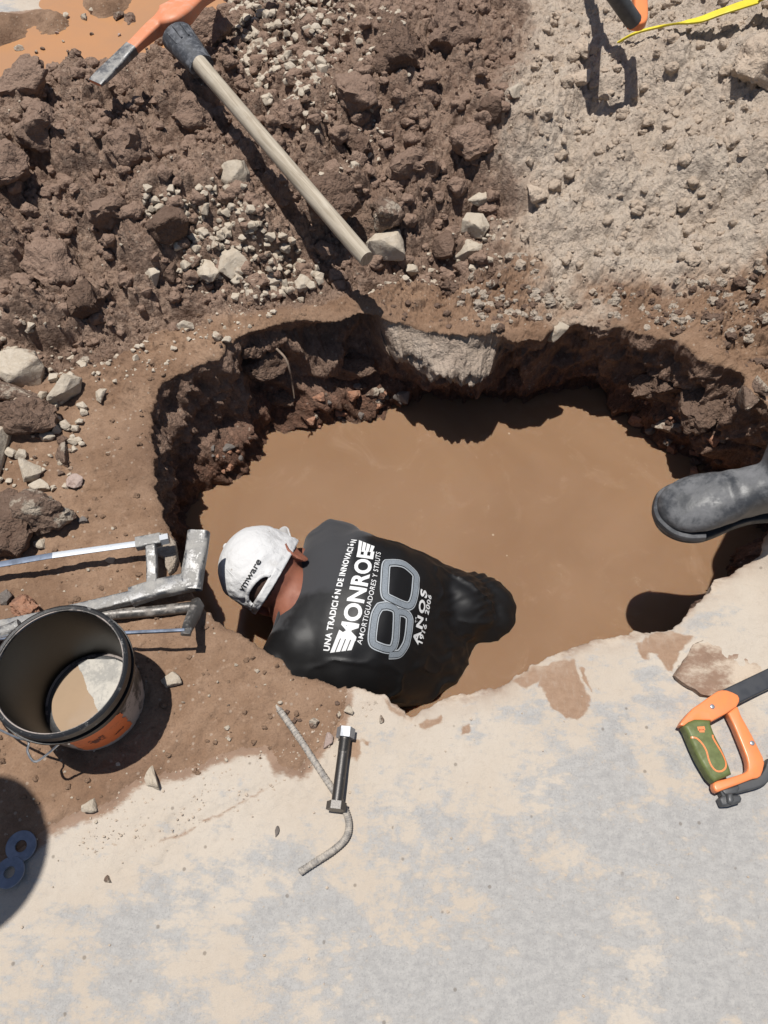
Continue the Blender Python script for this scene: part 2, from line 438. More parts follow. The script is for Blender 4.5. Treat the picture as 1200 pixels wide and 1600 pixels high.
def mat_cap():
    m = NT('white_cap_cotton'); v = m.coord('Object'); n1 = m.noise(30, 5, .65, v); n2 = m.noise(700, 2, .6, v)
    g = m.n('ShaderNodeTexVoronoi'); g.inputs['Scale'].default_value = 70; m.l(v, g.inputs['Vector'])
    sp = m.n('ShaderNodeSeparateColor'); m.l(g.outputs['Color'], sp.inputs[0])
    gm = m.math('MULTIPLY', m.ramp(g.outputs['Distance'], .2, .1), m.ramp(sp.outputs[0], .86, .9))
    c = m.mix(m.ramp(n1, .55, .8), (.60, .595, .59), (.50, .48, .455)); c = m.mix(m.math('MULTIPLY', gm, .6), c, (.25, .2, .16))
    m.base(c); m.set(Roughness=.9, Specular_IOR_Level=.2); m.normal(m.bump(n1, .6, .010, m.bump(n2, .25, .0006))); return m.m
def mat_wood():
    m = NT('weathered_handle_wood'); v = m.coord('Object')
    hd = gp(573, 405, .205) - gp(312, 100, .285)
    m0 = m.n('ShaderNodeMapping'); m.l(v, m0.inputs[0]); m0.inputs['Rotation'].default_value = (0, 0, -math.atan2(hd[1], hd[0]))
    mp = m.n('ShaderNodeMapping'); m.l(m0.outputs[0], mp.inputs[0]); mp.inputs['Scale'].default_value = (2.5, 55, 12)
    n1 = m.noise(3, 6, .65, mp.outputs[0], .3); n2 = m.noise(12, 4, .6, v)
    c = m.mix(m.ramp(n1, .35, .68), (.47, .41, .325), (.31, .26, .195)); c = m.mix(m.math('MULTIPLY', m.ramp(n2, .5, .75), .4), c, (.50, .46, .39)); n3 = m.noise(7, 6, .7, v); c = m.mix(m.math('MULTIPLY', m.ramp(n3, .56, .72), .5), c, (.22, .165, .12))
    m.base(c); m.set(Roughness=.8, Specular_IOR_Level=.25); m.normal(m.bump(n1, .4, .001)); return m.m

M = dict(
    ground=mat_ground(), road=mat_road(), water=mat_water(), shirt=mat_shirt(), cap=mat_cap(), wood=mat_wood(),
    pale=mat_rock('pale_limestone', (.47, .395, .305), (.56, .49, .40), .34, (.27, .18, .125), 0),
    dirty=mat_rock('soil_caked_stone', (.40, .33, .26), (.47, .41, .33), .75, (.15, .092, .066), .6),
    brown=mat_rock('brown_soil_clod', (.155, .100, .072), (.215, .145, .108), .4, (.125, .078, .056), .7),
    darkc=mat_rock('dark_soil_clod', (.22, .146, .108), (.31, .215, .162), .3, (.185, .12, .09), .5),
    grayc=mat_rock('grey_spoil_clod', (.46, .36, .275), (.55, .45, .355), .15, (.36, .27, .20), .45),
    redr=mat_rock('red_rubble', (.34, .165, .10), (.40, .24, .165), .5, (.20, .11, .075), .35),
    mudc=mat_rock('mud_crumbs', (.215, .135, .088), (.28, .185, .125), .3, (.17, .105, .07), .4),
    rough=mat_rock('crumbly_pale_concrete', (.42, .345, .27), (.52, .44, .36), .3, (.28, .19, .135), .9),
    dustc=simple('pale_road_dust', (.50, .41, .325), .95, 0, .08, 60, .001, None, .2),
    slate=mat_rock('grey_stone', (.16, .14, .125), (.22, .19, .17), .3, (.12, .075, .055), 0),
    pink=mat_rock('pinkish_stone', (.40, .30, .26), (.47, .37, .32), .3, (.18, .11, .08), 0),
    orangep=dusty('scuffed_orange_paint', (.66, .235, .115), (.52, .33, .235), .46, .70, .5, 0, 45),
    orange=simple('orange_plastic', (.82, .245, .085), .38, 0, .06, 60),
    green=simple('olive_rubber', (.125, .150, .045), .6, 0, .12, 80, .0003),
    steel=simple('bright_steel', (.62, .62, .62), .34, 1., .18, 45, .0004),
    tube=dusty('galvanised_tube', (.15, .15, .153), (.34, .325, .30), .40, .62, .44, .75, 38),
    dull=dusty('dull_grey_tube', (.13, .125, .12), (.28, .25, .22), .42, .64, .44, .7, 38),
    blade=dusty('saw_blade', (.40, .425, .46), (.25, .265, .30), .54, .68, .5, .45, 60),
    blue=simple('blue_saw_blade', (.12, .15, .21), .5, .3, .2, 60),
    bolt=dusty('dark_bolt_steel', (.085, .080, .076), (.20, .18, .16), .55, .72, .4, .75, 60),
    zinc=simple('zinc_plated_steel', (.33, .345, .37), .45, .6, .1, 60),
    rebar=dusty('dusty_rebar', (.24, .225, .21), (.43, .385, .33), .38, .58, .6, .3, 120, .5, .002),
    washer=simple('blued_washer_steel', (.20, .235, .31), .55, .2, .1, 70),
    blackpl=dusty('black_bucket_plastic', (.008, .008, .0085), (.040, .038, .036), .56, .78, .42, 0, 22),
    bucketout=dusty('scraped_bucket_wall', (.035, .032, .030), (.33, .285, .26), .46, .54, .5, 0, 10),
    rimpl=dusty('dusty_rim_plastic', (.014, .014, .015), (.30, .29, .28), .55, .70, .42, 0, 60),
    wire=simple('galvanised_wire', (.55, .55, .55), .35, .9, .1, 80),
    label=dusty('torn_orange_label', (.66, .165, .05), (.42, .14, .07), .5, .7, .55, 0, 30),
    labelmark=simple('label_print', (.16, .045, .03), .6),
    plaster=dusty('dried_plaster', (.48, .455, .41), (.33, .32, .30), .46, .60, .8, 0, 18, .3, .004),
    bwater=simple('bucket_water', (.36, .26, .175), .12, 0, .06, 10),
    band=dusty('grey_socket_sleeve', (.045, .048, .055), (.16, .165, .18), .46, .62, .5, 0, 70, .5, .002),
    darkbar=simple('dark_grey_steel', (.055, .058, .066), .42, .3, .1, 60),
    darkpl=simple('dark_grey_plastic', (.07, .072, .075), .45, 0, .15, 60),
    boot=dusty('dusty_black_rubber', (.040, .042, .046), (.16, .16, .165), .44, .66, .425, 0, 13, .5, .001),
    sole=simple('boot_sole_rubber', (.030, .030, .031), .6, 0, .15, 50),
    trouser=simple('dark_work_trousers', (.028, .026, .026), .9, 0, .2, 30, .001, None, .2),
    workshirt=simple('grey_work_shirt', (.16, .17, .19), .9, 0, .15, 30, .001, None, .2),
    hat=simple('straw_hat', (.45, .36, .22), .9, 0, .15, 60, .001, None, .2),
    skin=simple('sunburnt_skin', (.28, .105, .062), .68, 0, .12, 25, .0008, (.21, .072, .043)),
    hair=simple('short_dark_hair', (.085, .045, .032), .8, 0, .2, 300, .003),
    white=simple('white_print', (.72, .72, .71), .7, 0, .05, 200),
    greyp=simple('grey_print', (.235, .265, .295), .7, 0, .16, 500),
    greyl=simple('light_grey_print', (.42, .45, .475), .7, 0, .08, 500),
    blackp=simple('black_print', (.012, .012, .013), .7, 0, .1, 200),
    navy=simple('navy_cap_panel', (.022, .022, .032), .9, 0, .1, 200, 0, None, .2),
    yellow=simple('yellow_tape', (.72, .60, .035), .5, 0, .08, 40),
    root=simple('pale_root', (.30, .22, .16), .8, 0, .2, 60),
)
# subsurface on skin
M['skin'].node_tree.nodes['Principled BSDF'].inputs['Subsurface Weight'].default_value = .12
M['skin'].node_tree.nodes['Principled BSDF'].inputs['Subsurface Radius'].default_value = (.01, .004, .002)

# ---------------------------------------------------------------- the terrain
WZ = -0.30                                                   # water level in the pit
CTRL = [  # photo pixel, height above the road
    (100, 560, .03), (0, 560, .05), (0, 480, .09), (130, 430, .08), (250, 400, .085), (400, 420, .05), (520, 430, .035), (620, 420, .04), (700, 400, .05),
    (50, 300, .17), (0, 200, .20), (150, 230, .18), (100, 150, .17), (30, 150, .17), (200, 110, .18), (0, 26, .10), (70, 9, .10), (-100, 48, .10), (150, -18, .10), (30, 92, .01), (60, 62, .015), (130, 40, .015), (110, 78, .01), (190, 50, .02), (-60, 96, .01), (240, 20, .03), (270, 70, .20), (300, 250, .19), (380, 320, .12), (420, 160, .20), (500, 300, .13),
    (500, 120, .22), (600, 250, .17), (620, 60, .27), (430, 20, .20), (700, 200, .20), (720, 320, .10), (560, 370, .09), (780, 60, .27), (780, 150, .22),
    (860, 150, .18), (950, 130, .155), (1000, 30, .22), (1100, 60, .28), (1200, 60, .33), (1200, 180, .28), (1100, 200, .22), (1000, 250, .15), (900, 300, .12),
    (1200, 330, .20), (1100, 350, .14), (1000, 400, .085), (860, 420, .06), (1150, 470, .09), (1200, 560, .06), (1000, 480, .04), (900, 490, .03), (780, 480, .03), (680, 470, .02),
    (300, 500, .02), (400, 490, .015), (500, 470, .02), (200, 560, .015), (150, 650, .01), (200, 800, 0), (60, 800, .02), (60, 720, .015), (0, 660, .04), (100, 900, 0), (0, 900, .01), (280, 880, 0),
    (100, 1100, 0), (0, 1200, 0), (300, 1100, 0), (380, 1030, 0), (480, 1080, 0), (200, 1300, 0), (0, 1450, 0), (0, 1600, 0), (300, 1500, 0), (600, 1600, 0), (600, 1350, 0), (900, 1500, 0), (1200, 1600, 0),
    (1200, 1300, 0), (900, 1200, 0), (1100, 1150, 0), (1200, 1050, .01), (650, 1120, 0), (750, 1080, 0), (850, 1040, 0), (1000, 1000, 0), (1150, 890, .01), (1250, 860, .03),
    (1260, 780, .13), (1350, 750, .18), (1400, 800, .20), (1300, 680, .07), (1240, 620, .05), (1500, 1100, 0), (1500, 1500, 0), (-300, 1000, 0), (-300, 1400, 0), (-300, 700, .06), (-300, 500, .12), (-300, 250, .22), (1500, 300, .25), (1500, 500, .15)]
_cw = np.array([[*gp(a, b, z)[:2], z] for a, b, z in CTRL])
_ex = [(-1.5, 2.75, 0.04), (-1.05, 2.72, .02), (-.75, 2.72, .02), (-1.15, 2.95, .09), (-.7, 3.1, .09), (-1.8, 3.1, .1), (-1.0, 3.4, .1), (-1.4, 2.95, .10), (-1.15, 3.1, .10), (-1.7, 2.9, .10), (-.85, 3.0, .09), (-.8, 3.3, .1), (-2.0, 3.0, .1), (-.3, 2.95, .16), (-.35, 3.4, .0), (.4, 2.9, .25), (.6, 3.3, .1), (1.2, 2.9, .32), (1.5, 3.2, .2),
       (0, 4.2, 0), (1.5, 4.2, 0), (-1.5, 4.2, 0), (-2.6, 2.5, 0), (-2.6, 1.2, 0), (2.8, 2.5, .1), (2.8, 1, 0), (0, -1.2, 0), (1.5, -1, 0), (-1.5, -1, 0)]
_cw = np.vstack([_cw, np.array(_ex)])
def hb(x, y):
    x = np.asarray(x, float); y = np.asarray(y, float)
    num = np.zeros(x.shape); den = np.zeros(x.shape)
    for a, b, z in _cw:
        w = 1 / ((x - a) ** 2 + (y - b) ** 2 + .003) ** 2
        num += w * z; den += w
    return num / den
def gph(px, py, dz=0.):
    z = 0.
    for _ in range(12):
        p = gp(px, py, z); z = .5 * z + .5 * (float(hb(p[0], p[1])) + dz)
    return gp(px, py, z)
def px_poly(pts): return [gph(*p)[:2] if -500 < p[1] < 2600 else gp(*p)[:2] for p in pts]
HEAP = px_poly([(-500, 100), (0, 106), (180, 86), (235, 40), (310, -30), (500, -90), (800, -90), (818, 60), (800, 150), (785, 230), (795, 290), (752, 330), (765, 395), (690, 405), (600, 405), (500, 440), (420, 440), (300, 468), (200, 500), (120, 540), (50, 565), (-500, 600)])
GRAY = px_poly([(818, -200), (822, 60), (805, 160), (795, 230), (805, 290), (780, 340), (790, 400), (840, 440), (880, 490), (930, 490), (925, 440), (1020, 400), (1100, 440), (1200, 420), (1700, 400), (1700, -200)])
ROAD = [gp(*p)[:2] for p in [(548, 1040), (600, 1050), (645, 1060), (740, 1030), (830, 990), (930, 960), (1030, 940), (1080, 900), (1150, 850), (1200, 845), (1290, 870), (1500, 900), (2600, 900), (2600, 2300), (-2600, 2300), (-2600, 1500), (-400, 1460), (-150, 1380), (20, 1330), (90, 1285), (170, 1240), (225, 1202), (300, 1202), (345, 1182), (420, 1168), (436, 1205), (470, 1212), (505, 1165), (535, 1120)]]
RIM_PX = [(235, 690), (234, 645), (250, 603), (290, 580), (340, 562), (385, 527), (430, 508), (500, 500), (560, 482), (600, 498), (650, 512), (700, 520), (745, 520), (800, 530), (850, 528), (880, 500), (960, 507), (1040, 527), (1100, 550), (1165, 577), (1160, 610), (1205, 650),
          (1300, 720), (1212, 800), (1205, 858), (1165, 880), (1118, 908), (1103, 935), (1074, 955), (1066, 974), (1030, 984), (985, 984), (930, 1000), (875, 1018), (832, 1035), (800, 1055), (740, 1076), (692, 1096), (645, 1122), (625, 1105), (600, 1090), (548, 1073), (520, 1077), (492, 1062), (455, 1050), (432, 1030), (392, 1004), (345, 977), (318, 950), (285, 905), (268, 850), (257, 805), (246, 760)]
WAT_PX = [(300, 850), (303, 790), (325, 755), (360, 735), (420, 695), (480, 670), (560, 652), (640, 630), (690, 634), (750, 618), (845, 604), (900, 622), (950, 645), (1000, 680), (1050, 705), (1085, 738), (1140, 752)]
CEN = np.array([.17, .84])
def polar(pts):
    d = np.asarray(pts)[:, :2] - CEN; th = np.arctan2(d[:, 1], d[:, 0]) % (2 * pi); r = np.hypot(d[:, 0], d[:, 1])
    i = np.argsort(th); return th[i], r[i]
def perinterp(th, T, R):
    return np.interp(th, np.concatenate([T - 2 * pi, T, T + 2 * pi]), np.concatenate([R, R, R]))
rt, rr = polar([gp(*p, float(hb(*gp(*p)[:2]))) for p in RIM_PX])
wt, wr = polar([gp(*p, WZ) for p in WAT_PX])
# angular samples: denser towards the heap
NTH = 2300
_u = np.linspace(0, 2 * pi, 20001); _den = 1 + 1.1 * np.clip(np.sin(_u) * 1.4 + .35, 0, 1); _cum = np.concatenate([[0], np.cumsum((_den[1:] + _den[:-1]) / 2)]); _cum /= _cum[-1]
TH = np.interp(np.arange(NTH) / NTH, _cum, _u)
cx_, sx_ = np.cos(TH), np.sin(TH)
R0 = perinterp(TH, rt, rr)
k = np.ones(9) / 9; R0 = np.convolve(np.concatenate([R0[-4:], R0, R0[:4]]), k, 'valid')
rx0 = CEN[0] + cx_ * R0; ry0 = CEN[1] + sx_ * R0
_far = sstep(-.35, .1, np.sin(TH))
R0 = R0 + (.014 + .012 * _far) * fbm2(rx0, ry0, 9, 3, 5) + (.009 + .004 * _far) * fbm2(rx0, ry0, 45, 4, 6, .6)
rx0 = CEN[0] + cx_ * R0; ry0 = CEN[1] + sx_ * R0
Wr = perinterp(TH, wt, wr)
hasw = ((TH > polar([gp(1140, 752, WZ)])[0][0]) & (TH < pi + .25))
wgt = np.interp(TH, [0, .12, .3, pi + .05, pi + .3, 2 * pi], [0, 0, 1, 1, 0, 0])
W0 = Wr * wgt + (R0 + .03) * (1 - wgt)
W0 = W0 + .012 * fbm2(rx0, ry0, 14, 3, 8)
# radial rows outside the rim
rho = [0.]
stp = .0028
while rho[-1] < 2.25: rho.append(rho[-1] + stp); stp = min(stp * 1.0022, .0052)
while rho[-1] < 90: stp *= 1.16; rho.append(rho[-1] + stp)
rho = np.array(rho); NR = len(rho)
X = CEN[0] + cx_[None, :] * (R0[None, :] + rho[:, None]); Y = CEN[1] + sx_[None, :] * (R0[None, :] + rho[:, None])

FA = gp(0, 48, .03)[:2]; FD = gp(180, -4, .03)[:2] - FA; FD = FD / np.linalg.norm(FD)
def zones(x, y):
    wob = .045 * fbm2(x, y, 7, 4, 21) + .014 * fbm2(x, y, 40, 3, 22)
    wob2 = .10 * fbm2(x, y, 4.5, 4, 25, .6)
    dh = polydist(x, y, HEAP) + wob + .055; dg = polydist(x, y, GRAY) + wob * 1.2 + wob2; dr = polydist(x, y, ROAD) + .5 * wob
    dfar = ((x - FA[0]) * -FD[1] + (y - FA[1]) * FD[0]) + .3 * wob
    heap = sstep(-.03, .04, dh) * (1 - sstep(-.02, .02, dfar)); gray = sstep(-.05, .06, dg + .02 * fbm2(x, y, 60, 3, 27)); road = np.maximum(dr, np.minimum(dfar, -.0 + .5 - np.abs(x + 1.6)))
    return heap, gray, road
RUB = px_poly([(500, 430), (620, 395), (800, 385), (1000, 400), (1210, 400), (1300, 600), (1205, 640), (1165, 575), (1040, 525), (880, 498), (850, 526), (740, 518), (600, 496), (520, 470)])
LEFTB = px_poly([(100, 545), (300, 468), (520, 440), (560, 480), (430, 508), (290, 580), (240, 640), (180, 640), (120, 600)])
def detail(x, y, heap, gray, roadm, lean=False):
    wx = x + .024 * fbm2(x, y, 24, 4, 31, .6); wy = y + .024 * fbm2(x, y, 24, 4, 35, .6)
    c1 = clods2(wx, wy, .085, 41, .75, .25, .62); c2 = clods2(wx, wy, .040, 51, .8, .25, .7)
    wx2 = x + .009 * fbm2(x, y, 70, 3, 33); wy2 = y + .009 * fbm2(x, y, 70, 3, 37)
    c3 = clods2(wx2, wy2, .019, 61, .85, .3, .7); c4 = clods2(wx2, wy2, .0095, 71, .9, .35, .7)
    c0 = clods2(x + .03 * fbm2(x, y, 9, 3, 38), y + .03 * fbm2(x, y, 9, 3, 39), .21, 81, .7, .25, .6)
    f = fbm2(x, y, 5, 5, 11); ff = fbm2(x, y, 38, 5, 12, .66); rg = 1 - np.abs(fbm2(x, y, 16, 4, 14, .55)) * 2.2
    lm = .35 + .9 * sstep(-.25, .3, fbm2(x, y, 4.2, 3, 83)); lm2 = .3 + .95 * sstep(-.25, .3, fbm2(x, y, 6.5, 3, 87))
    c1 = c1 * lm; c2 = c2 * lm2; c3 = c3 * (.4 + .6 * lm)
    hh = .62 * c0 + .66 * c1 + .58 * c2 + .6 * c3 + .6 * c4 + .075 * f + .026 * ff - .012 * rg - .055
    hg = .34 * c0 + .26 * c1 + .26 * c2 * lm2 + .32 * c3 * lm + .45 * c4 * lm2 + .07 * f + .022 * ff - .008 * rg - .02
    spars = sstep(.0, .35, fbm2(x, y, 3.5, 3, 15))
    hm = .012 * f + .008 * ff + .25 * c4 * (.35 + .65 * spars) + .22 * c3 * spars + .12 * c2 * spars - .004
    rb_ = sstep(-.03, .05, polydist(x, y, RUB) + .05 * fbm2(x, y, 8, 3, 89)) + .6 * sstep(-.03, .05, polydist(x, y, LEFTB) + .05 * fbm2(x, y, 8, 3, 93))
    hm = hm + rb_ * (.35 * c1 + .4 * c2 + .45 * c3 + .3 * c4 + .02 * ff - .012)
    d = hm * (1 - heap) + hh * heap
    return d * (1 - gray) + hg * gray
# evaluate only the near field in full
near = rho < 2.4; nn = int(near.sum())
xn, yn = X[:nn], Y[:nn]
Zb = hb(xn, yn)
heap, gray, road = zones(xn, yn)
roadm = sstep(-.012, .012, road)
heap = heap * (1 - roadm); gray = gray * (1 - roadm)
rimf = sstep(.0, .13, rho[:nn])[:, None]
lip = np.exp(-rho[:nn] / .012)[:, None]
det = detail(xn, yn, heap, gray, roadm)
f1 = fbm2(xn, yn, 6, 4, 91); f2 = fbm2(xn, yn, 35, 4, 92, .6)
# soil crumbs spread over the slab beside the trench, a crumbled seam along it
seam = [gp(*p)[:2] for p in [(190, 1352), (240, 1325), (330, 1282), (420, 1235), (480, 1205), (500, 1180), (470, 1215), (420, 1222), (330, 1262), (240, 1300)]]
sd = polydist(xn, yn, seam)
crumb = sstep(-.10, .02, sd) 
droad = .0022 * f1 + .0016 * f2 - .004 * sstep(-.01, .02, sd + .02 * f2) + crumb * (.20 * clods2(xn, yn, .009, 171, .5, .3, .6) + .006 * f2) 
droad += .25 * clods2(xn, yn, .012, 181, .06, .2, .5)
Zn = Zb + det * (.55 + .45 * rimf) * (1 - roadm) + droad * roadm + .008 * (1 - roadm)
Zn -= lip * (.012 * (1 - roadm) + .007 * roadm * (1 + f2))
# shelf of mud by the pit, tyre-pressed strip left of the water
Zn[Zn < -.05] = -.05
Zfar = np.zeros((NR - nn, NTH)); 
Ztop = np.vstack([Zn, Zfar])
fade = sstep(2.4, 1.9, rho[:nn])[:, None]; Ztop[:nn] = Zn * fade
def pad(a, val=0.): return np.vstack([a, np.full((NR - nn, NTH), val)])
heapF, grayF = pad(heap), pad(gray)
roadF = pad(road); roadF[nn:] = polydist(X[nn:], Y[nn:], ROAD)
# pit wall rows (from the rim downwards)
NW = 130
tw = (np.arange(1, NW + 1) / NW) ** 1.15
zend = -.95
zr = Ztop[0]
zw_ = zr[None, :] + (zend - zr[None, :]) * tw[:, None]
tt = np.clip((zr[None, :] - zw_) / (zr[None, :] - WZ), 0, 2.2)
prof = np.where(tt < 1, tt ** 1.0, 1 + (tt - 1) * .3)
rw = R0[None, :] + (W0 - R0)[None, :] * prof
ucut = .060 * (sstep(.65, 1.3, TH) * .85 + .15) * sstep(-.35, .1, np.sin(TH)) * (.6 + .8 * np.clip(fbm2(rx0, ry0, 3.5, 2, 77) + .3, 0, 1))
_t1 = polar([gp(596, 515, 0), gp(790, 530, 0)])[0]
ledge = sstep(_t1.min() - .03, _t1.min() + .06, TH) * sstep(_t1.max() + .03, _t1.max() - .06, TH) * (.85 + .3 * fbm2(rx0, ry0, 8, 3, 163))
ucut = ucut * (1 - ledge)
rw -= ledge[None, :] * (.085 + .05 * fbm3(CEN[0] + cx_ * rw, CEN[1] + sx_ * rw, zw_, 14, 3, 161)) * sstep(.0, .22, tt) * sstep(.46, .26, tt)
rw += ucut[None, :] * np.sin(pi * np.clip(tt / .8, 0, 1)) ** .7
rw -= .30 * np.clip(tt - 1.0, 0, 2) * np.where(W0 < R0, .15, .05)[None, :]
# concrete slab edge stays upright for its thickness
slab = sstep(-.01, .01, roadF[0])[None, :]
ex_ = CEN[0] + cx_ * rw; ey_ = CEN[1] + sx_ * rw
amp = np.clip(tt * 5, 0, 1)
dn = .075 * fbm3(ex_, ey_, zw_, 7, 3, 101) + .045 * fbm3(ex_, ey_, zw_, 22, 3, 111) + .02 * fbm3(ex_, ey_, zw_, 60, 3, 121, .6)
up_side = (np.sin(TH) > -.25).astype(float)[None, :]
rw = rw - dn * amp * (.35 + .65 * up_side) * (1 - .6 * slab * (tt < .25))
XW = CEN[0] + cx_ * rw; YW = CEN[1] + sx_ * rw
ZW = zw_ + .03 * fbm3(ex_, ey_, zw_, 16, 2, 131) * amp
# stack: bottom row of wall first ... rim ... outwards
GX = np.vstack([XW[::-1], X]); GY = np.vstack([YW[::-1], Y]); GZ = np.vstack([ZW[::-1], Ztop])
ROWS = GX.shape[0]
verts = np.stack([GX.ravel(), GY.ravel(), GZ.ravel()], 1)
verts = np.vstack([verts, [[CEN[0], CEN[1], zend - .02]]])
ii = np.arange(ROWS - 1)[:, None] * NTH; jj = np.arange(NTH)[None, :]; j2 = (jj + 1) % NTH
quads = np.stack([(ii + jj), (ii + NTH + jj), (ii + NTH + j2), (ii + j2)], -1).reshape(-1, 4)[:, ::-1]
# zone attribute
rm_full = np.vstack([np.where(((zr[None, :] - zw_) < .085) & (slab > .5), 1., -1.)[::-1], np.where(roadF > 0, 1., -1.)])
wallmask = np.zeros((ROWS, NTH)); wallmask[:NW] = 1
wet = np.zeros((ROWS, NTH)); 
wet[:NW] = np.clip(.15 + .85 * sstep(-.2, -.29, ZW[::-1]), 0, 1) * (1 - .8 * ledge[None, :] * sstep(-.2, -.14, ZW[::-1]))
moist = sstep(.05, .3, pad(fbm2(xn, yn, 4, 3, 141))) * .35
wet[NW:] = moist * (1 - grayF)
red = np.zeros((ROWS, NTH)); red[:NW] = (.2 + .6 * sstep(-.15, -.25, ZW[::-1])) * (1 - ledge[None, :] * sstep(-.17, -.12, ZW[::-1]))
hz = np.vstack([np.ones((NW, NTH)), heapF]); gz = np.vstack([np.maximum(np.repeat(grayF[0][None, :] * .4, NW, 0) * sstep(-.14, -.02, ZW[::-1]), ledge[None, :] * sstep(-.135, -.10, ZW[::-1]) * .95), grayF])
# brown soil showing through the grey spoil near the far rim
facev = rm_full.ravel()[quads].mean(1)
def build_sheet(name, sel, mat, za):
    q = quads[sel]; used = np.unique(q); remap = np.full(len(verts), -1, np.int64); remap[used] = np.arange(len(used))
    me = mesh_from(name, verts[used], remap[q].astype(np.int32), mat)
    at = me.attributes.new('zone', 'FLOAT_COLOR', 'POINT')
    z = np.stack([a.ravel() for a in za], 1); z = np.vstack([z, [[0, 0, 1, 0]]])
    at.data.foreach_set('color', z[used].astype(np.float32).ravel())
    o = bpy.data.objects.new(name, me); COL.objects.link(o); o['kind'] = 'structure'; return o
ground = build_sheet('ground', facev <= 0, M['ground'], (hz, gz, wet, red))
# road masks: trodden dirt near the trench, wet mud patches, bare grey areas, broken edge
xw = xn + .016 * fbm2(xn, yn, 22, 4, 201, .6); yw = yn + .016 * fbm2(xn, yn, 22, 4, 207, .6)
def pm(polys, soft):
    out = np.full(xn.shape, -9.)
    for P in polys: out = np.maximum(out, polydist(xw, yw, [gp(*p)[:2] for p in P]))
    return pad(np.clip(.5 + out / soft, 0, 1))
rd = sstep(.06, -.005, road - .0) * .75
seamd = pm([[(190, 1352), (240, 1330), (330, 1290), (420, 1240), (480, 1208), (480, 1200), (420, 1225), (330, 1268), (240, 1312)]], .028)
dirtm = np.maximum(pad(rd), seamd * .62)
mudm = pm([[(818, 1050), (860, 1035), (903, 1030), (908, 1060), (920, 1100), (905, 1122), (885, 1118), (862, 1105), (855, 1080), (842, 1075), (848, 1060)], [(800, 1060), (832, 1040), (860, 1040), (845, 1066), (820, 1070)],
           [(990, 1015), (1008, 990), (1050, 985), (1080, 1000), (1060, 1030), (1048, 1050), (1035, 1045), (1020, 1020)], [(988, 1000), (1010, 1000), (1008, 1030), (996, 1030)], [(1074, 1035), (1090, 1030), (1100, 1045), (1090, 1068), (1078, 1064)],
           [(600, 1092), (645, 1118), (640, 1128), (612, 1112)], [(656, 1128), (690, 1112), (692, 1128), (668, 1140)], [(552, 1155), (568, 1158), (566, 1188), (550, 1180)], [(570, 1154), (586, 1156), (580, 1166)], [(720, 1135), (736, 1134), (734, 1148), (722, 1148)],
           [(528, 1124), (545, 1126), (540, 1136), (528, 1136)], [(910, 1045), (920, 1050), (924, 1080), (916, 1070)]], .030)
greym = pm([[(330, 1480), (480, 1400), (620, 1310), (760, 1230), (900, 1160), (1250, 1120), (1300, 1700), (300, 1700)], [(880, 1130), (1000, 1050), (1060, 1080), (1060, 1180), (960, 1210), (860, 1190)], [(60, 1470), (260, 1440), (300, 1600), (60, 1620)]], .35)
edgem = pad(np.clip(np.exp(-rho[:nn] / .016)[:, None] * (.75 + 1.1 * fbm2(xn, yn, 28, 4, 231, .6)), 0, 1))
wz = np.zeros((NW, NTH))
roado = build_sheet('road', facev > 0, M['road'], (np.vstack([wz, dirtm]), np.vstack([wz, mudm]), np.vstack([wz, greym]), np.vstack([wz + .85, edgem])))

# ground sampler for placing things
bv_g = BVHTree.FromPolygons([v.co[:] for v in ground.data.vertices], [p.vertices[:] for p in ground.data.polygons]) if False else None
def top_z(x, y):
    x = np.atleast_1d(np.asarray(x, float)); y = np.atleast_1d(np.asarray(y, float))
    h_, g_, r_ = zones(x, y); rmk = sstep(-.012, .012, r_); h_ = h_ * (1 - rmk); g_ = g_ * (1 - rmk)
    d = detail(x, y, h_, g_, rmk)
    return hb(x, y) + d * (1 - rmk) + .008 * (1 - rmk)
def ray_px(px, py, z0=None):
    """3-D point where the ground is seen at a photo pixel"""
    z = float(hb(*gp(px, py, .05)[:2]))
    for _ in range(14):
        p = gp(px, py, z); z = .6 * z + .4 * float(top_z(p[0], p[1])[0])
    return gp(px, py, z)

# ---------------------------------------------------------------- water in the pit, orange puddle
def disc(poly_r, z0, z1):
    n = len(poly_r[0]); th, r = poly_r
    v = [[CEN[0] + cos(a) * q, CEN[1] + sin(a) * q, z1] for a, q in zip(th, r)] + [[CEN[0] + cos(a) * q, CEN[1] + sin(a) * q, z0] for a, q in zip(th, r)] + [[CEN[0], CEN[1], z1], [CEN[0], CEN[1], z0]]
    f = [(j, (j + 1) % n, 2 * n) for j in range(n)] + [(n + (j + 1) % n, n + j, 2 * n + 1) for j in range(n)] + [(j, n + j, n + (j + 1) % n, (j + 1) % n) for j in range(n)]
    return v, f
tq = np.linspace(0, 2 * pi, 241)[:-1]
wat = obj('water', disc((tq, np.maximum(perinterp(tq, TH, W0), perinterp(tq, TH, R0)) + .12), WZ - .5, WZ), M['water'], smooth=False); wat['kind'] = 'structure'
pudm = NT('orange_puddle'); pv = pudm.coord('Object'); pn = pudm.noise(6, 4, .6, pv, .5)
pudm.base(pudm.mix(pudm.ramp(pn, .3, .7), (.44, .225, .105), (.40, .215, .11))); pudm.set(Roughness=.22)
pud = [gp(-500, 30, .03), gp(-60, 60, .03), (-2.2, 2.4, .03), (-1.0, 2.2, .03), (-.55, 2.45, .03), (-.35, 2.75, .03), (-.45, 3.1, .03), (-.9, 3.05, .03), (-1.25, 2.85, .03), (-1.6, 2.78, .03)]
pud = [(-2.6, 2.3), (-1.1, 2.2), (-.6, 2.35), (-.32, 2.6), (-.30, 3.0), (-.6, 3.3), (-2.6, 3.3)]
puddle = obj('puddle', prism(pud, -.06, .045, 0), pudm.m, smooth=False); puddle['kind'] = 'structure'

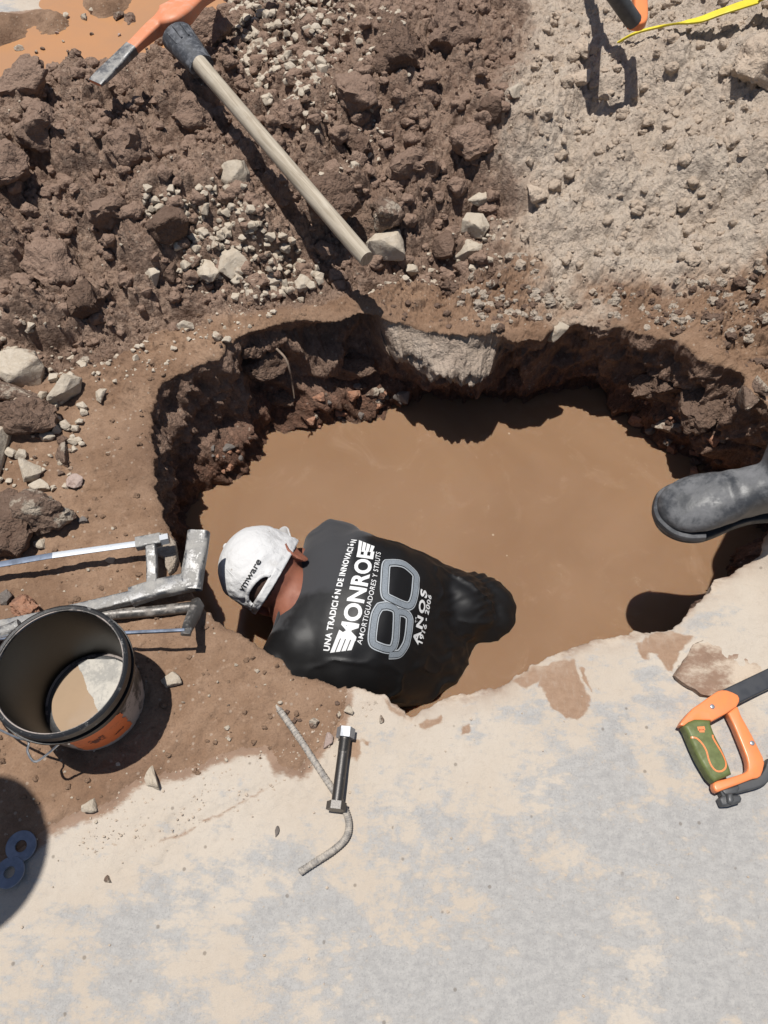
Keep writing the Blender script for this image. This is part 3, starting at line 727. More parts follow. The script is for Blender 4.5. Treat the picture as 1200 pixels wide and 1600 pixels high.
# ---------------------------------------------------------------- stones
rng = np.random.default_rng(7)
def rock_proto(seed, lumpy=False, dense=2):
    r = np.random.default_rng(seed); bm = bmesh.new()
    if lumpy:
        bmesh.ops.create_icosphere(bm, subdivisions=4, radius=1)
    else:
        n = 15
        p = r.normal(size=(n, 3)); p /= np.linalg.norm(p, axis=1)[:, None]; p *= (.82 + .25 * r.random((n, 1)))
        for q in p: bm.verts.new(q)
        h = bmesh.ops.convex_hull(bm, input=bm.verts[:])
        for v in [v for v in bm.verts if not v.link_faces]: bm.verts.remove(v)
        bmesh.ops.dissolve_limit(bm, angle_limit=radians(14), verts=bm.verts[:], edges=bm.edges[:])
        bmesh.ops.bevel(bm, geom=bm.edges[:], offset=.075, segments=2, affect='EDGES', profile=.6, clamp_overlap=True)
        bmesh.ops.triangulate(bm, faces=bm.faces[:])
        for _ in range(dense):
            es = [e for e in bm.edges if e.calc_length() > .16]
            if es: bmesh.ops.subdivide_edges(bm, edges=es, cuts=1); bmesh.ops.triangulate(bm, faces=bm.faces[:])
    v = np.array([q.co[:] for q in bm.verts]); bm.verts.index_update(); f = [tuple(q.index for q in p.verts) for p in bm.faces]; bm.free()
    if lumpy:
        for _ in range(9):
            nn_ = r.normal(size=3); nn_ /= np.linalg.norm(nn_); hh_ = .52 + .3 * r.random()
            v = v - nn_ * np.maximum(0, v @ nn_ - hh_)[:, None] * .9
    x, y, z = v.T; L = np.linalg.norm(v, axis=1)
    if lumpy:
        d = .36 * fbm3(x, y, z, 1.5, 3, seed) + .20 * fbm3(x, y, z, 4, 3, seed + 9, .6) + .07 * fbm3(x, y, z, 10, 2, seed + 15)
    else:
        d = .10 * fbm3(x, y, z, 1.8, 3, seed) + .05 * fbm3(x, y, z, 6, 3, seed + 9, .6)
    v = v * (1 + d / L)[:, None]
    return v, f
ROCKS = [rock_proto(100 + i) for i in range(9)]
CLODS = [rock_proto(200 + i, True) for i in range(7)]
_rm = {}
def rock_mesh(kind, i, mat):
    key = (kind, i, mat)
    if key not in _rm:
        v, f = (ROCKS if kind == 'r' else CLODS)[i]
        _rm[key] = mesh_from('stone', v, f, M[mat])
    return _rm[key]
def place_rock(px, py, wpx, hpx, mat, label=None, group=None, kind='r', name='stone', cat='stone', z=None, sink=.3, seed=None, thick=None, p=None, rz=None):
    """a stone wpx by hpx photo pixels big centred at a photo pixel, resting on the ground (or at height z)"""
    if p is None: p = ray_px(px, py + hpx * .15) if z is None else (wall_px(px, py) if z == 'wall' else gp(px, py, z))
    d = dep(p); sx = wpx * d / CAM_F / 2; sy = hpx * d / CAM_F / 2 * 1.08
    sz = min(sx, sy) * (.8 if thick is None else thick)
    if z is None: p = p + np.array([0, 0, sz * (1 - 2 * sink)])
    if seed is None: seed = int(rng.integers(0, 10000))
    r = np.random.default_rng(seed)
    me = rock_mesh(kind, seed % (len(ROCKS) if kind == 'r' else len(CLODS)), mat)
    o = bpy.data.objects.new(name, me); COL.objects.link(o)
    o.location = p.tolist(); o.rotation_euler = (r.normal() * .25, r.normal() * .25, 0)
    # the stone is turned by a random amount in its own frame, sizes stay in photo directions
    o.rotation_euler = (r.choice([0, pi]) + r.normal() * .15, r.normal() * .15, rz if rz is not None else r.choice([0, pi]) + r.normal() * .2)
    o.scale = (sx, sy, sz)
    tag(o, label, cat, group); return o
BIG = [
    (40, 575, 88, 72, 'pale', 'r', 'largest cream stone on the left mud bank, beside a smaller upright one'),
    (100, 597, 54, 76, 'pale', 'r', 'upright cream stone caked with mud, right of the largest cream stone'),
    (22, 612, 100, 40, 'dirty', 'r', 'flat soil-covered stone wedged below the largest cream stone'),
    (48, 645, 84, 60, 'brown', 'c', 'big brown soil block shading the hollow at the left edge'),
    (-2, 690, 66, 136, 'pale', 'r', 'tall pale stone cut off by the left edge of the photo'),
    (44, 732, 46, 40, 'pale', 'r', 'half shaded pale stone in the dark hollow below the brown block'),
    (74, 681, 26, 18, 'pale', 'r', 'small white stone at the upper rim of the dark hollow'),
    (64, 758, 34, 24, 'pale', 'r', 'cream stone resting on top of the low brown clods'),
    (118, 749, 26, 38, 'pink', 'r', 'pinkish stone lying at the edge of a thin orange mud pool'),
    (160, 615, 20, 32, 'pale', 'r', 'slender white stone alone on the smooth left mud bank'),
    (12, 815, 90, 100, 'brown', 'c', 'dark lumpy boulder at the left edge above the saw blade'),
    (75, 797, 92, 66, 'dirty', 'c', 'brown clod with a pale broken underside above the long saw blade'),
    (65, 848, 24, 18, 'pale', 'r', 'little cream stone in the shade right above the saw blade'),
    (104, 708, 34, 44, 'dirty', 'r', 'mud smeared stone between the hollow and the left mud bank'),
    (130, 812, 18, 14, 'slate', 'r', 'small grey stone on wet mud above the long saw blade'),
    (175, 875, 18, 12, 'pale', 'r', 'lone pebble on mud between the long saw blade and its frame'),
    (42, 945, 44, 30, 'redr', 'c', 'reddish stone lying against the long saw frame bar above the bucket'),
    (12, 930, 22, 32, 'slate', 'r', 'dark wet stone at the left edge above the bucket'),
    (265, 347, 66, 66, 'brown', 'r', 'flat-faced brown rock in the middle of the dark heap'),
    (371, 275, 54, 54, 'pale', 'r', 'square cream block on the dark heap left of the pickaxe handle'),
    (326, 412, 50, 78, 'pale', 'r', 'tall pale stone, left one of the upright pair below the dark heap'),
    (363, 408, 46, 66, 'pale', 'r', 'pale stone, right one of the upright pair below the dark heap'),
    (244, 430, 36, 36, 'pale', 'r', 'pale stone at the foot of the heap left of the upright pair'),
    (272, 425, 34, 34, 'brown', 'r', 'brown stone touching the upright pale pair at the heap foot'),
    (425, 437, 38, 20, 'pale', 'r', 'flat white stone at the heap foot near the handle tip shadow'),
    (475, 443, 30, 34, 'pale', 'r', 'rounded white stone at the heap foot left of the handle tip'),
    (612, 384, 76, 52, 'pale', 'r', 'jagged white rock touching the tip of the pickaxe handle'),
    (640, 423, 26, 24, 'pale', 'r', 'small pale stone right below the jagged white rock'),
    (741, 350, 44, 56, 'pale', 'r', 'pale upright chunk where dark heap meets grey spoil'),
    (728, 392, 58, 36, 'pale', 'r', 'broad pale chunk below the upright one beside the grey spoil'),
    (755, 310, 50, 24, 'pale', 'r', 'flat pale slab at the border of dark and grey soil'),
    (694, 380, 44, 56, 'brown', 'r', 'smooth brown clod between the jagged white rock and the pale chunks'),
    (835, 303, 40, 34, 'grayc', 'r', 'grey stone casting a small dark shadow on the grey spoil'),
    (627, 90, 92, 70, 'brown', 'c', 'large boulder with a shaded face near the top of the heap'),
    (770, 172, 52, 44, 'brown', 'r', 'smooth brown stone at the right border of the dark heap'),
    (805, 140, 22, 36, 'pale', 'r', 'pointed pale shard standing at the border of grey spoil'),
    (560, 225, 44, 60, 'brown', 'c', 'tall brown clod in the heap right of the handle'),
    (498, 118, 26, 46, 'darkc', 'r', 'dark oval stone right of the pale rubble on the heap'),
    (1175, 105, 90, 66, 'grayc', 'c', 'big rounded grey boulder at the top right below the yellow tape'),
    (912, 72, 30, 46, 'grayc', 'r', 'pale grey stone beside the shadow of the shovel shaft'),
    (905, 125, 52, 30, 'grayc', 'r', 'flat grey stone left of the ring shaped shadow'),
    (60, 200, 66, 56, 'darkc', 'c', 'rounded dark clod on the left flank of the heap'),
    (35, 138, 110, 56, 'darkc', 'c', 'long dark clod on the heap crest at the far left'),
    (520, 322, 84, 74, 'brown', 'c', 'massive brown clod shading the soil right of the lower pickaxe handle'),
    (646, 262, 80, 70, 'darkc', 'c', 'knobbly dark clod in the middle of the heap right of the handle'),
    (600, 335, 54, 50, 'dirty', 'c', 'pale crusted clod above the jagged white rock'),
    (182, 330, 74, 62, 'darkc', 'c', 'dark clod left of the flat-faced brown rock'),
    (92, 415, 86, 66, 'darkc', 'c', 'wide dark clod at the lower left of the heap'),
    (205, 235, 70, 60, 'darkc', 'c', 'crumbly clod below the bare tip of the pickaxe'),
    (735, 232, 66, 54, 'darkc', 'c', 'dark clod near the right border of the heap'),
    (560, 150, 74, 60, 'darkc', 'c', 'dark clod between the pale rubble and the large top boulder'),
    (700, 55, 80, 66, 'darkc', 'c', 'dark clod at the top beside the large boulder'),
    (300, 180, 66, 52, 'darkc', 'c', 'dark clod left of the upper pickaxe handle'),
    (20, 265, 90, 70, 'darkc', 'c', 'dark clod over the black hollow at the left edge of the heap'),
    (450, 180, 52, 44, 'darkc', 'c', 'small dark clod right of the upper pickaxe handle'),
    (140, 470, 64, 52, 'brown', 'c', 'brown clod with a pale chip at the foot of the heap'),
    (82, 107, 34, 40, 'darkc', 'r', 'smooth dark stone on the crest beside the orange puddle'),
    (330, 55, 70, 54, 'darkc', 'c', 'round dark clod directly right of the pickaxe head'),
    (208, 48, 46, 34, 'darkc', 'c', 'dark clod left of the pickaxe eye beside the puddle'),
    (270, 1060, 32, 28, 'pale', 'r', 'pale stone on mud right of the bucket shadow'),
    (243, 1211, 32, 38, 'pale', 'r', 'cream stone at the border of mud and road below the bucket'),
    (144, 1256, 34, 22, 'pale', 'r', 'flat stone on the road edge left of the cream stone'),
    (544, 1107, 20, 18, 'pale', 'r', 'pale stone by the pit edge above the bolt'),
    (512, 1154, 18, 26, 'pink', 'r', 'dusty brownish stone left of the bolt nut'),
    (492, 1128, 20, 18, 'dirty', 'r', 'mud coloured pebble right of the rebar tip'),
    (596, 1122, 10, 14, 'dirty', 'r', 'tiny brown pebble right of the bolt nut'),
    (433, 1296, 8, 18, 'slate', 'r', 'thin dark pebble on the bare road left of the rebar bend'),
    (170, 1372, 16, 12, 'dirty', 'r', 'small pebble on dusty road right of the big round shadow'),
    (290, 508, 28, 20, 'pale', 'r', 'white pebble on the mud shelf above the pit corner'),
    (340, 524, 20, 18, 'pale', 'r', 'white pebble closest to the broken rim at the pit corner'),
    (1188, 600, 26, 40, 'dirty', 'r', 'pale stone stuck in the right bank at the photo edge'),
]
for (a, b, w, h, mat, kd, lab) in BIG:
    soil = 'clod' in lab or 'soil block' in lab
    place_rock(a, b, w * 1.06, h * 1.06, mat, lab, None, kd, 'soil_clod' if soil else 'stone', 'soil clod' if soil else 'stone', thick=1.0 if kd == 'c' else .85)
def scatter(n, poly, smin, smax, mats, label, group, kind='r', sink=.2, name='stone', z=None, zfun=None):
    P = np.asarray(poly, float); lo = P.min(0); hi = P.max(0); k = 0
    while k < n:
        a, b = lo + (hi - lo) * rng.random(2)
        if polydist(np.array([a]), np.array([b]), P)[0] < 0: continue
        s = smin + (smax - smin) * rng.random() ** 2.2
        zz = None if zfun is None else zfun(a, b)
        place_rock(a, b, s * (.8 + .6 * rng.random()), s * (.7 + .5 * rng.random()), mats[int(rng.integers(len(mats)))], label, group, kind, name, 'stone', z=zz, sink=sink)
        k += 1
scatter(40, [(300, 300), (345, 280), (420, 330), (500, 400), (490, 440), (400, 450), (300, 420), (230, 340)], 8, 24, ['pale', 'pale', 'dirty'], 'small pale stone in the scatter left of the pickaxe handle', 'pale stones left of the pickaxe handle')
scatter(44, [(365, -10), (470, -10), (475, 60), (460, 130), (400, 120), (375, 60)], 9, 26, ['pale', 'pale', 'dirty'], 'small pale stone in the rubble patch right of the pickaxe head', 'pale rubble right of the pickaxe head')
scatter(18, [(470, 60), (560, 40), (600, 100), (500, 240), (480, 230)], 7, 20, ['pale', 'dirty', 'brown'], 'small stone lying on the heap above the pickaxe handle', 'small stones above the pickaxe handle')
scatter(18, [(240, 500), (420, 455), (430, 490), (360, 540), (180, 640), (60, 560), (30, 530)], 6, 18, ['pale', 'dirty', 'brown'], 'small stone on the mud shelf between heap and pit corner', 'small stones on the mud shelf')
scatter(14, [(0, 10), (100, 15), (200, 20), (230, 45), (170, 70), (0, 92)], 6, 22, ['pale', 'pink', 'dirty'], 'small stone lying in the orange puddle at the top left', 'stones in the orange puddle', zfun=lambda a, b: .048)
scatter(10, [(50, 660), (110, 690), (120, 770), (60, 770)], 8, 20, ['brown', 'dirty', 'brown'], 'little brown lump in the stony hollow at the left edge', 'lumps in the left hollow')
scatter(9, [(430, 1090), (530, 1095), (530, 1130), (480, 1150), (440, 1130)], 5, 13, ['dirty', 'brown', 'pale'], 'tiny stone in the crumbs near the tip of the rebar', 'crumbs near the rebar tip')
scatter(6, [(260, 1030), (420, 1060), (420, 1160), (280, 1170)], 4, 10, ['pale', 'dirty'], 'tiny pale chip on the mud right of the bucket', 'chips right of the bucket')
# coarse copy of the pit wall, only to find where things rest on it
_sr, _sc = np.arange(0, NW + 40, 2), np.arange(0, NTH, 4); _n = len(_sc)
_wv = np.stack([GX[np.ix_(_sr, _sc)], GY[np.ix_(_sr, _sc)], GZ[np.ix_(_sr, _sc)]], -1).reshape(-1, 3)
WB = BVHTree.FromPolygons(_wv.tolist(), [(i * _n + j, i * _n + (j + 1) % _n, (i + 1) * _n + (j + 1) % _n, (i + 1) * _n + j) for i in range(len(_sr) - 1) for j in range(_n)])
def wall_px(px, py):
    d = Vector((gp(px, py, 0) - np.array([0, 0, CAM_H])).tolist()).normalized(); h = WB.ray_cast(Vector((0, 0, CAM_H)), d)
    p = np.array(h[0]) if h[0] is not None else gp(px, py, WZ)
    return p if p[2] > WZ else gp(px, py, WZ + .004)
# reddish rubble where the water meets the far banks: on a slope between water and wall
scatter(30, [(478, 655), (500, 620), (560, 600), (640, 612), (640, 632), (560, 655), (490, 672)], 9, 26, ['redr', 'redr', 'slate', 'brown', 'dirty'], 'reddish wet rubble stone at the far waterline left of the dark overhang', 'rubble at the far waterline', 'r', zfun=lambda a, b: 'wall')
scatter(13, [(325, 700), (350, 690), (430, 685), (425, 700), (360, 735), (335, 740)], 8, 24, ['redr', 'brown', 'slate'], 'wet rubble stone at the waterline below the left pit corner', 'rubble below the left pit corner', 'r', zfun=lambda a, b: 'wall')
scatter(36, [(980, 650), (1040, 600), (1120, 640), (1140, 740), (1085, 742), (1050, 706), (1000, 680)], 9, 30, ['redr', 'brown', 'redr', 'slate', 'dirty'], 'reddish rubble stone on the right bank slope above the boot', 'rubble on the right bank slope', 'r', zfun=lambda a, b: 'wall')
# clods left hanging in the pit walls
for (a, b, w, h, z, mat, lab) in [
    (418, 565, 92, 76, -.10, 'brown', 'soil lump bulging out of the shaded wall at the pit corner'),
    (440, 618, 44, 30, -.20, 'brown', 'low lump sticking out of the dark wall under the pit corner'),
    (540, 570, 96, 40, -.10, 'brown', 'ledge of loose soil on the far wall below the handle shadow'),
    (1040, 600, 110, 56, -.14, 'brown', 'crumbling soil ledge halfway down the right far wall'),
    (1098, 640, 70, 80, -.16, 'brown', 'soil buttress on the right far wall above the rubble'),
    (868, 519, 48, 36, -.02, 'pale', 'pale stone at the lip of the dark overhang'),
    (395, 545, 40, 40, -.06, 'brown', 'small clod at the lip of the pit corner'),
    (1165, 620, 44, 60, -.04, 'dirty', 'mud caked stone at the lip of the right bank'),
    (640, 440, 120, 40, .0, 'brown', 'smooth mud shelf lump below the jagged white rock')]:
    place_rock(a, b, w, h, mat, lab, None, 'r' if mat in ('pale', 'dirty', 'rough') else 'c', 'stone' if mat in ('pale', 'dirty', 'rough') else 'soil_clod', 'stone' if mat in ('pale', 'dirty', 'rough') else 'soil clod', z=.0 if mat == 'rough' else 'wall', thick=.9)

# uncountable crumbs: one mesh per look
def crumbs(name, n, poly, smin, smax, mat, lo=CLODS, power=2.5, sink=.25, sub=None, zone=None):
    P = np.array(px_poly(poly)); mn = P.min(0); mx = P.max(0)
    pts = []
    while len(pts) < n:
        q = mn + (mx - mn) * rng.random((n * 2, 2)); q = q[polydist(q[:, 0], q[:, 1], P) > 0]
        th_ = np.arctan2(q[:, 1] - CEN[1], q[:, 0] - CEN[0]) % (2 * pi); q = q[np.hypot(q[:, 0] - CEN[0], q[:, 1] - CEN[1]) > np.interp(th_, TH, R0) + .012]
        if zone is not None: q = q[zone(q[:, 0], q[:, 1])]
        pts += q.tolist()
    q = np.array(pts[:n]); z = top_z(q[:, 0], q[:, 1])
    VV, FF, o = [], [], 0
    for i in range(n):
        v, f = lo[int(rng.integers(len(lo)))]
        s = smin + (smax - smin) * rng.random() ** power
        a, b, c = rng.random(3) * 6.28
        Rm = np.array(Matrix.Rotation(a, 3, 'Z') @ Matrix.Rotation(b, 3, 'X') @ Matrix.Rotation(c, 3, 'Y'))
        sc = s * np.array([1, .75 + .25 * rng.random(), .7 + .2 * rng.random()])
        VV.append((v @ Rm.T) * sc + np.array([q[i, 0], q[i, 1], z[i] + s * (.8 - 2 * sink * .8)])); FF.append(np.asarray(f) + o); o += len(v)
    me = mesh_from(name, np.vstack(VV), np.vstack(FF), M[mat]); ob = bpy.data.objects.new(name, me); COL.objects.link(ob); ob['kind'] = 'stuff'; return ob
def ico(seed, sub=2, amp=.3):
    bm = bmesh.new(); bmesh.ops.create_icosphere(bm, subdivisions=sub, radius=1)
    v = np.array([q.co[:] for q in bm.verts]); f = [tuple(q.index for q in p.verts) for p in bm.faces]; bm.free()
    d = amp * fbm3(*v.T, 1.3, 2, seed) + amp * .5 * fbm3(*v.T, 3.5, 2, seed + 5)
    return v * (1 + d)[:, None], f
LOWC = [ico(300 + i, 3, .62) for i in range(10)]; TINY = [ico(400 + i, 2, .35) for i in range(8)]; ROCKL = [rock_proto(500 + i, dense=0) for i in range(8)]; LOWC = LOWC + ROCKL[:5]
hp = [(-60, 100), (180, 80), (320, -10), (800, -10), (815, 100), (790, 220), (795, 290), (750, 330), (760, 395), (600, 405), (500, 440), (300, 470), (200, 500), (120, 540), (-60, 580)]
gpz = [(825, -10), (815, 150), (800, 240), (805, 300), (780, 340), (800, 420), (880, 480), (1000, 420), (1210, 430), (1210, -10)]
cr = [tag(crumbs('soil_clods', 2200, hp, .004, .026, 'darkc', LOWC, 3.4, .4), 'loose dark brown clods heaped beside the pit', 'soil'),
      tag(crumbs('spoil_lumps', 1000, gpz, .0022, .019, 'grayc', LOWC, 4.5, .5), 'loose grey lumps of dry spoil right of the dark heap', 'soil'),
      tag(crumbs('soil_crumbs', 700, [(-20, 560), (130, 540), (300, 470), (600, 420), (850, 450), (1200, 430), (1200, 560), (900, 495), (560, 478), (400, 510), (240, 600), (240, 760), (300, 920), (520, 1070), (450, 1180), (100, 1260), (-20, 1280)], .0012, .0070, 'mudc', LOWC, 3.6, .5), 'small brown crumbs strewn over the mud bank', 'soil'),
      tag(crumbs('bank_crumbs', 420, [(520, 440), (800, 385), (900, 470), (930, 430), (1200, 410), (1200, 580), (1150, 570), (1040, 522), (900, 496), (780, 520), (600, 492)], .002, .015, 'brown', LOWC, 3.4, .55), 'brown crumbs and small clods along the far rim of the pit', 'soil'),
      tag(crumbs('pale_crumbs', 340, [(700, 430), (800, 385), (900, 450), (1200, 410), (1200, 560), (1040, 515), (900, 490), (780, 515), (720, 500)], .002, .016, 'rough', LOWC, 2.6, .5), 'pale crusty lumps along the far rim of the pit', 'soil'),
      tag(crumbs('grit', 520, [(-20, 20), (800, -10), (800, 400), (600, 420), (520, 1070), (560, 1090), (520, 1150), (250, 1330), (-20, 1380)], .0014, .0060, 'pale', ROCKL, 2.6, .35), 'pale grit strewn over heap and mud bank', 'gravel'),
      tag(crumbs('rubble', 420, [(350, -20), (560, -20), (520, 80), (480, 200), (420, 170), (365, 60)], .005, .020, 'pale', ROCKL, 1.6, .2), 'pale broken rubble spilled on the heap right of the pickaxe head', 'rubble'),
      tag(crumbs('rubble', 330, [(300, 290), (345, 280), (420, 330), (500, 400), (500, 445), (400, 455), (290, 430), (220, 330)], .005, .018, 'pale', ROCKL, 1.9, .25), 'pale broken rubble strewn left of the pickaxe handle', 'rubble'),
      tag(crumbs('rubble', 150, [(480, 30), (640, 10), (640, 120), (560, 280), (500, 300), (470, 220)], .004, .016, 'pale', ROCKL, 2.0, .25), 'pale broken rubble strewn above the pickaxe handle', 'rubble'),
      tag(crumbs('rubble', 120, [(-10, 470), (60, 480), (140, 540), (130, 700), (110, 770), (-10, 800)], .004, .017, 'pale', ROCKL, 2.2, .25), 'pale broken rubble along the left edge', 'rubble'),
      tag(crumbs('rubble', 110, [(690, 330), (790, 290), (800, 400), (640, 440), (560, 440)], .004, .016, 'pale', ROCKL, 2.2, .3), 'pale broken rubble around the jagged white rock', 'rubble'),
      tag(crumbs('rubble', 90, [(180, 500), (420, 450), (440, 490), (330, 540), (230, 600), (140, 600)], .003, .011, 'pale', ROCKL, 2.2, .3), 'pale chips strewn over the mud shelf', 'rubble'),
      tag(crumbs('crumbled_soil', 420, [(170, 1250), (230, 1205), (430, 1165), (540, 1085), (600, 1100), (500, 1180), (470, 1225), (330, 1290), (190, 1350), (90, 1330)], .0008, .0036, 'dustc', ROCKL, 2.4, .5), 'crumbled pale soil along the edge of the road', 'soil'),
      tag(crumbs('road_dust_grit', 110, [(60, 1300), (300, 1210), (440, 1180), (540, 1110), (700, 1130), (1190, 980), (1190, 1590), (10, 1590), (10, 1480)], .0010, .0028, 'dustc', TINY, 2.5), 'fine grit on the dusty concrete road', 'gravel')]


# ---------------------------------------------------------------- helpers for writing on curved cloth
CAMV = Vector((0, 0, CAM_H))
def bvh_of(v, f): return BVHTree.FromPolygons([tuple(q) for q in v], [tuple(q) for q in f])
def hit_px(bv, px, py):
    d = Vector((gp(px, py, 0) - np.array([0, 0, CAM_H])).tolist()).normalized()
    h = bv.ray_cast(CAMV, d); return h[0], h[1]
def text_2d(body, bold=0., spacing=1.):
    cu = bpy.data.curves.new('t', 'FONT'); cu.body = body; cu.offset = bold; cu.space_character = spacing; cu.resolution_u = 4; cu.fill_mode = 'FRONT'
    o = bpy.data.objects.new('t', cu); COL.objects.link(o)
    ev = o.evaluated_get(bpy.context.evaluated_depsgraph_get()); me = ev.to_mesh()
    bm = bmesh.new(); bm.from_mesh(me); ev.to_mesh_clear(); bpy.data.objects.remove(o); bpy.data.curves.remove(cu)
    bmesh.ops.triangulate(bm, faces=bm.faces[:])
    for _ in range(3):
        es = [e for e in bm.edges if e.calc_length() > .22]
        if not es: break
        bmesh.ops.subdivide_edges(bm, edges=es, cuts=1); bmesh.ops.triangulate(bm, faces=bm.faces[:])
    bm.verts.index_update(); v = np.array([q.co[:2] for q in bm.verts]); f = [tuple(q.index for q in p.verts) for p in bm.faces]; bm.free()
    return v, f
def snap(bv, p, n, off):
    h = bv.ray_cast(Vector(p) + n * .15, -n, .4)
    if h[0] is None:
        h = bv.find_nearest(Vector(p))
    return np.array(h[0] + h[1] * off) if h[1].dot(n) > 0 else np.array(h[0] - h[1] * off)
def write(name, body, a, b, hpx, bv, mat, parent, bold=.0, off=.0012, spacing=1., shear=0.):
    """lettering from photo pixel a to b (baseline), capitals hpx pixels tall, laid on a surface"""
    v, f = text_2d(body, bold, spacing)
    pa, na = hit_px(bv, *a); pb, nb = hit_px(bv, *b); n = (na + nb).normalized()
    ex = (pb - pa); L = ex.length; ex.normalize(); n = (n - ex * n.dot(ex)).normalized(); ey = n.cross(ex)
    x0, x1 = v[:, 0].min(), v[:, 0].max(); cap = .70
    sx = L / (x1 - x0); sy = hpx * dep(np.array(pa)) / CAM_F / cap
    out = []
    for x, y in v:
        p = pa + ex * ((x - x0) * sx + shear * y * sy) + ey * (y * sy); out.append(snap(bv, p, n, off))
    return obj(name, (out, f), M[mat], parent, smooth=False)
def ribbon(name, pts, wpx, bv, mat, parent, off, closed=False):
    P = [np.array(hit_px(bv, *p)[0]) for p in pts]
    if closed: P = P + [P[0]]
    S = smooth_path(P, 7); n_ = len(S); vv, ff = [], []
    for i in range(n_):
        if closed: t = S[(i + 1) % (n_ - 1)] - S[(i - 1) % (n_ - 1)]
        else: t = S[min(i + 1, n_ - 1)] - S[max(i - 1, 0)]
        t = Vector(t).normalized(); h = bv.find_nearest(Vector(S[i])); n = h[1]
        s = t.cross(n).normalized(); w = wpx * dep(S[i]) / CAM_F / 2
        for k in (-1, -.5, 0, .5, 1):
            vv.append(snap(bv, Vector(S[i]) + s * w * k, n, off))
    for i in range(n_ - 1):
        for k in range(4): ff.append((i * 5 + k, i * 5 + k + 1, i * 5 + 6 + k, i * 5 + 5 + k))
    return (vv, ff) if name is None else obj(name, (vv, ff), M[mat], parent, smooth=False)
def patch(quad, bv, off, nu=4, nv=8):
    q = [np.array(p, float) for p in quad]; vv, ff = [], []
    for i in range(nv + 1):
        for j in range(nu + 1):
            s, t = j / nu, i / nv
            p = (q[0] * (1 - s) + q[1] * s) * (1 - t) + (q[3] * (1 - s) + q[2] * s) * t
            h, n = hit_px(bv, *p); vv.append(np.array(h + n * off))
    for i in range(nv):
        for j in range(nu): ff.append((i * (nu + 1) + j, i * (nu + 1) + j + 1, (i + 1) * (nu + 1) + j + 1, (i + 1) * (nu + 1) + j))
    return vv, ff

# ---------------------------------------------------------------- the man standing in the water
N0 = np.array([-.184, .684, 0]); EA = np.array([.975, -.224, 0]); EB = np.array([.224, .975, 0])
def TT(a, b, z): return N0 + EA * a + EB * b + np.array([0, 0, z])
U = Vector((-.86, .40, .34)).normalized(); Fd = Vector((-.06, .80, -.58)); Fd = (Fd - U * Fd.dot(U)).normalized(); Rr = Fd.cross(U)
Un, Fn, Rn = np.array(U), np.array(Fd), np.array(Rr)
HC = gp(430, 899, -.135)
def hp_(r, f, u): return HC + Rn * r + Fn * f + Un * u
def torso(shrink=0.):
    st = [(-.045, -.01, .085, -.128, .09), (-.030, -.01, .115, -.108, .14), (.0, -.005, .160, -.090, .20), (.035, .0, .192, -.076, .24), (.08, .005, .207, -.062, .26), (.14, .000, .200, -.054, .27), (.20, .010, .190, -.070, .27), (.26, .025, .180, -.115, .27),
          (.32, .050, .172, -.185, .26), (.37, .075, .170, -.245, .24), (.42, .075, .15, -.33, .23), (.50, .08, .15, -.42, .22)]
    vv, ff, n = [], [], 40
    for a, b0, w, zt, T in st:
        w -= shrink; zt -= shrink; T -= 2 * shrink; zc = zt - T / 2
        for j in range(n):
            t = 2 * pi * j / n; c, s = cos(t), sin(t); e = 2 / 2.25
            vv.append(TT(a, b0 + w * abs(c) ** e * (1 if c >= 0 else -1), zc + T / 2 * abs(s) ** e * (1 if s >= 0 else -1)))
    m = len(st)
    for i in range(m - 1):
        for j in range(n): ff.append((i * n + j, i * n + (j + 1) % n, (i + 1) * n + (j + 1) % n, (i + 1) * n + j))
    ff.append(tuple(range(n - 1, -1, -1))); ff.append(tuple((m - 1) * n + j for j in range(n)))
    return np.array(vv), ff
def hand(c, d, side, thumb, s=1.0):
    """palm plus five bent fingers; d = pointing direction, side = across the knuckles, thumb = +1/-1"""
    c, d, sd = V3(c), V3(d) / np.linalg.norm(d), V3(side) / np.linalg.norm(side); nrm = np.cross(d, sd)
    out = [ellip(c + d * .045 * s, [sd * .042 * s, nrm * .016 * s, d * .052 * s])]
    for k, (o_, L) in enumerate(((-.030, .066), (-.010, .078), (.011, .072), (.030, .056))):
        b = c + d * .085 * s + sd * o_ * s; m = b + (d * .9 - nrm * .25) * L * .5 * s; e = m + (d * .6 - nrm * .8) * L * .5 * s
        out += [capsule(b, m, .0092 * s, .0085 * s, 10, 3), capsule(m, e, .0085 * s, .007 * s, 10, 3)]
    b = c + d * .02 * s + sd * .035 * thumb * s; m = b + (d * .55 + sd * .75 * thumb) * .04 * s; e = m + (d * .9 - nrm * .3) * .032 * s
    return out + [capsule(b, m, .012 * s, .010 * s, 10, 3), capsule(m, e, .010 * s, .008 * s, 10, 3)]
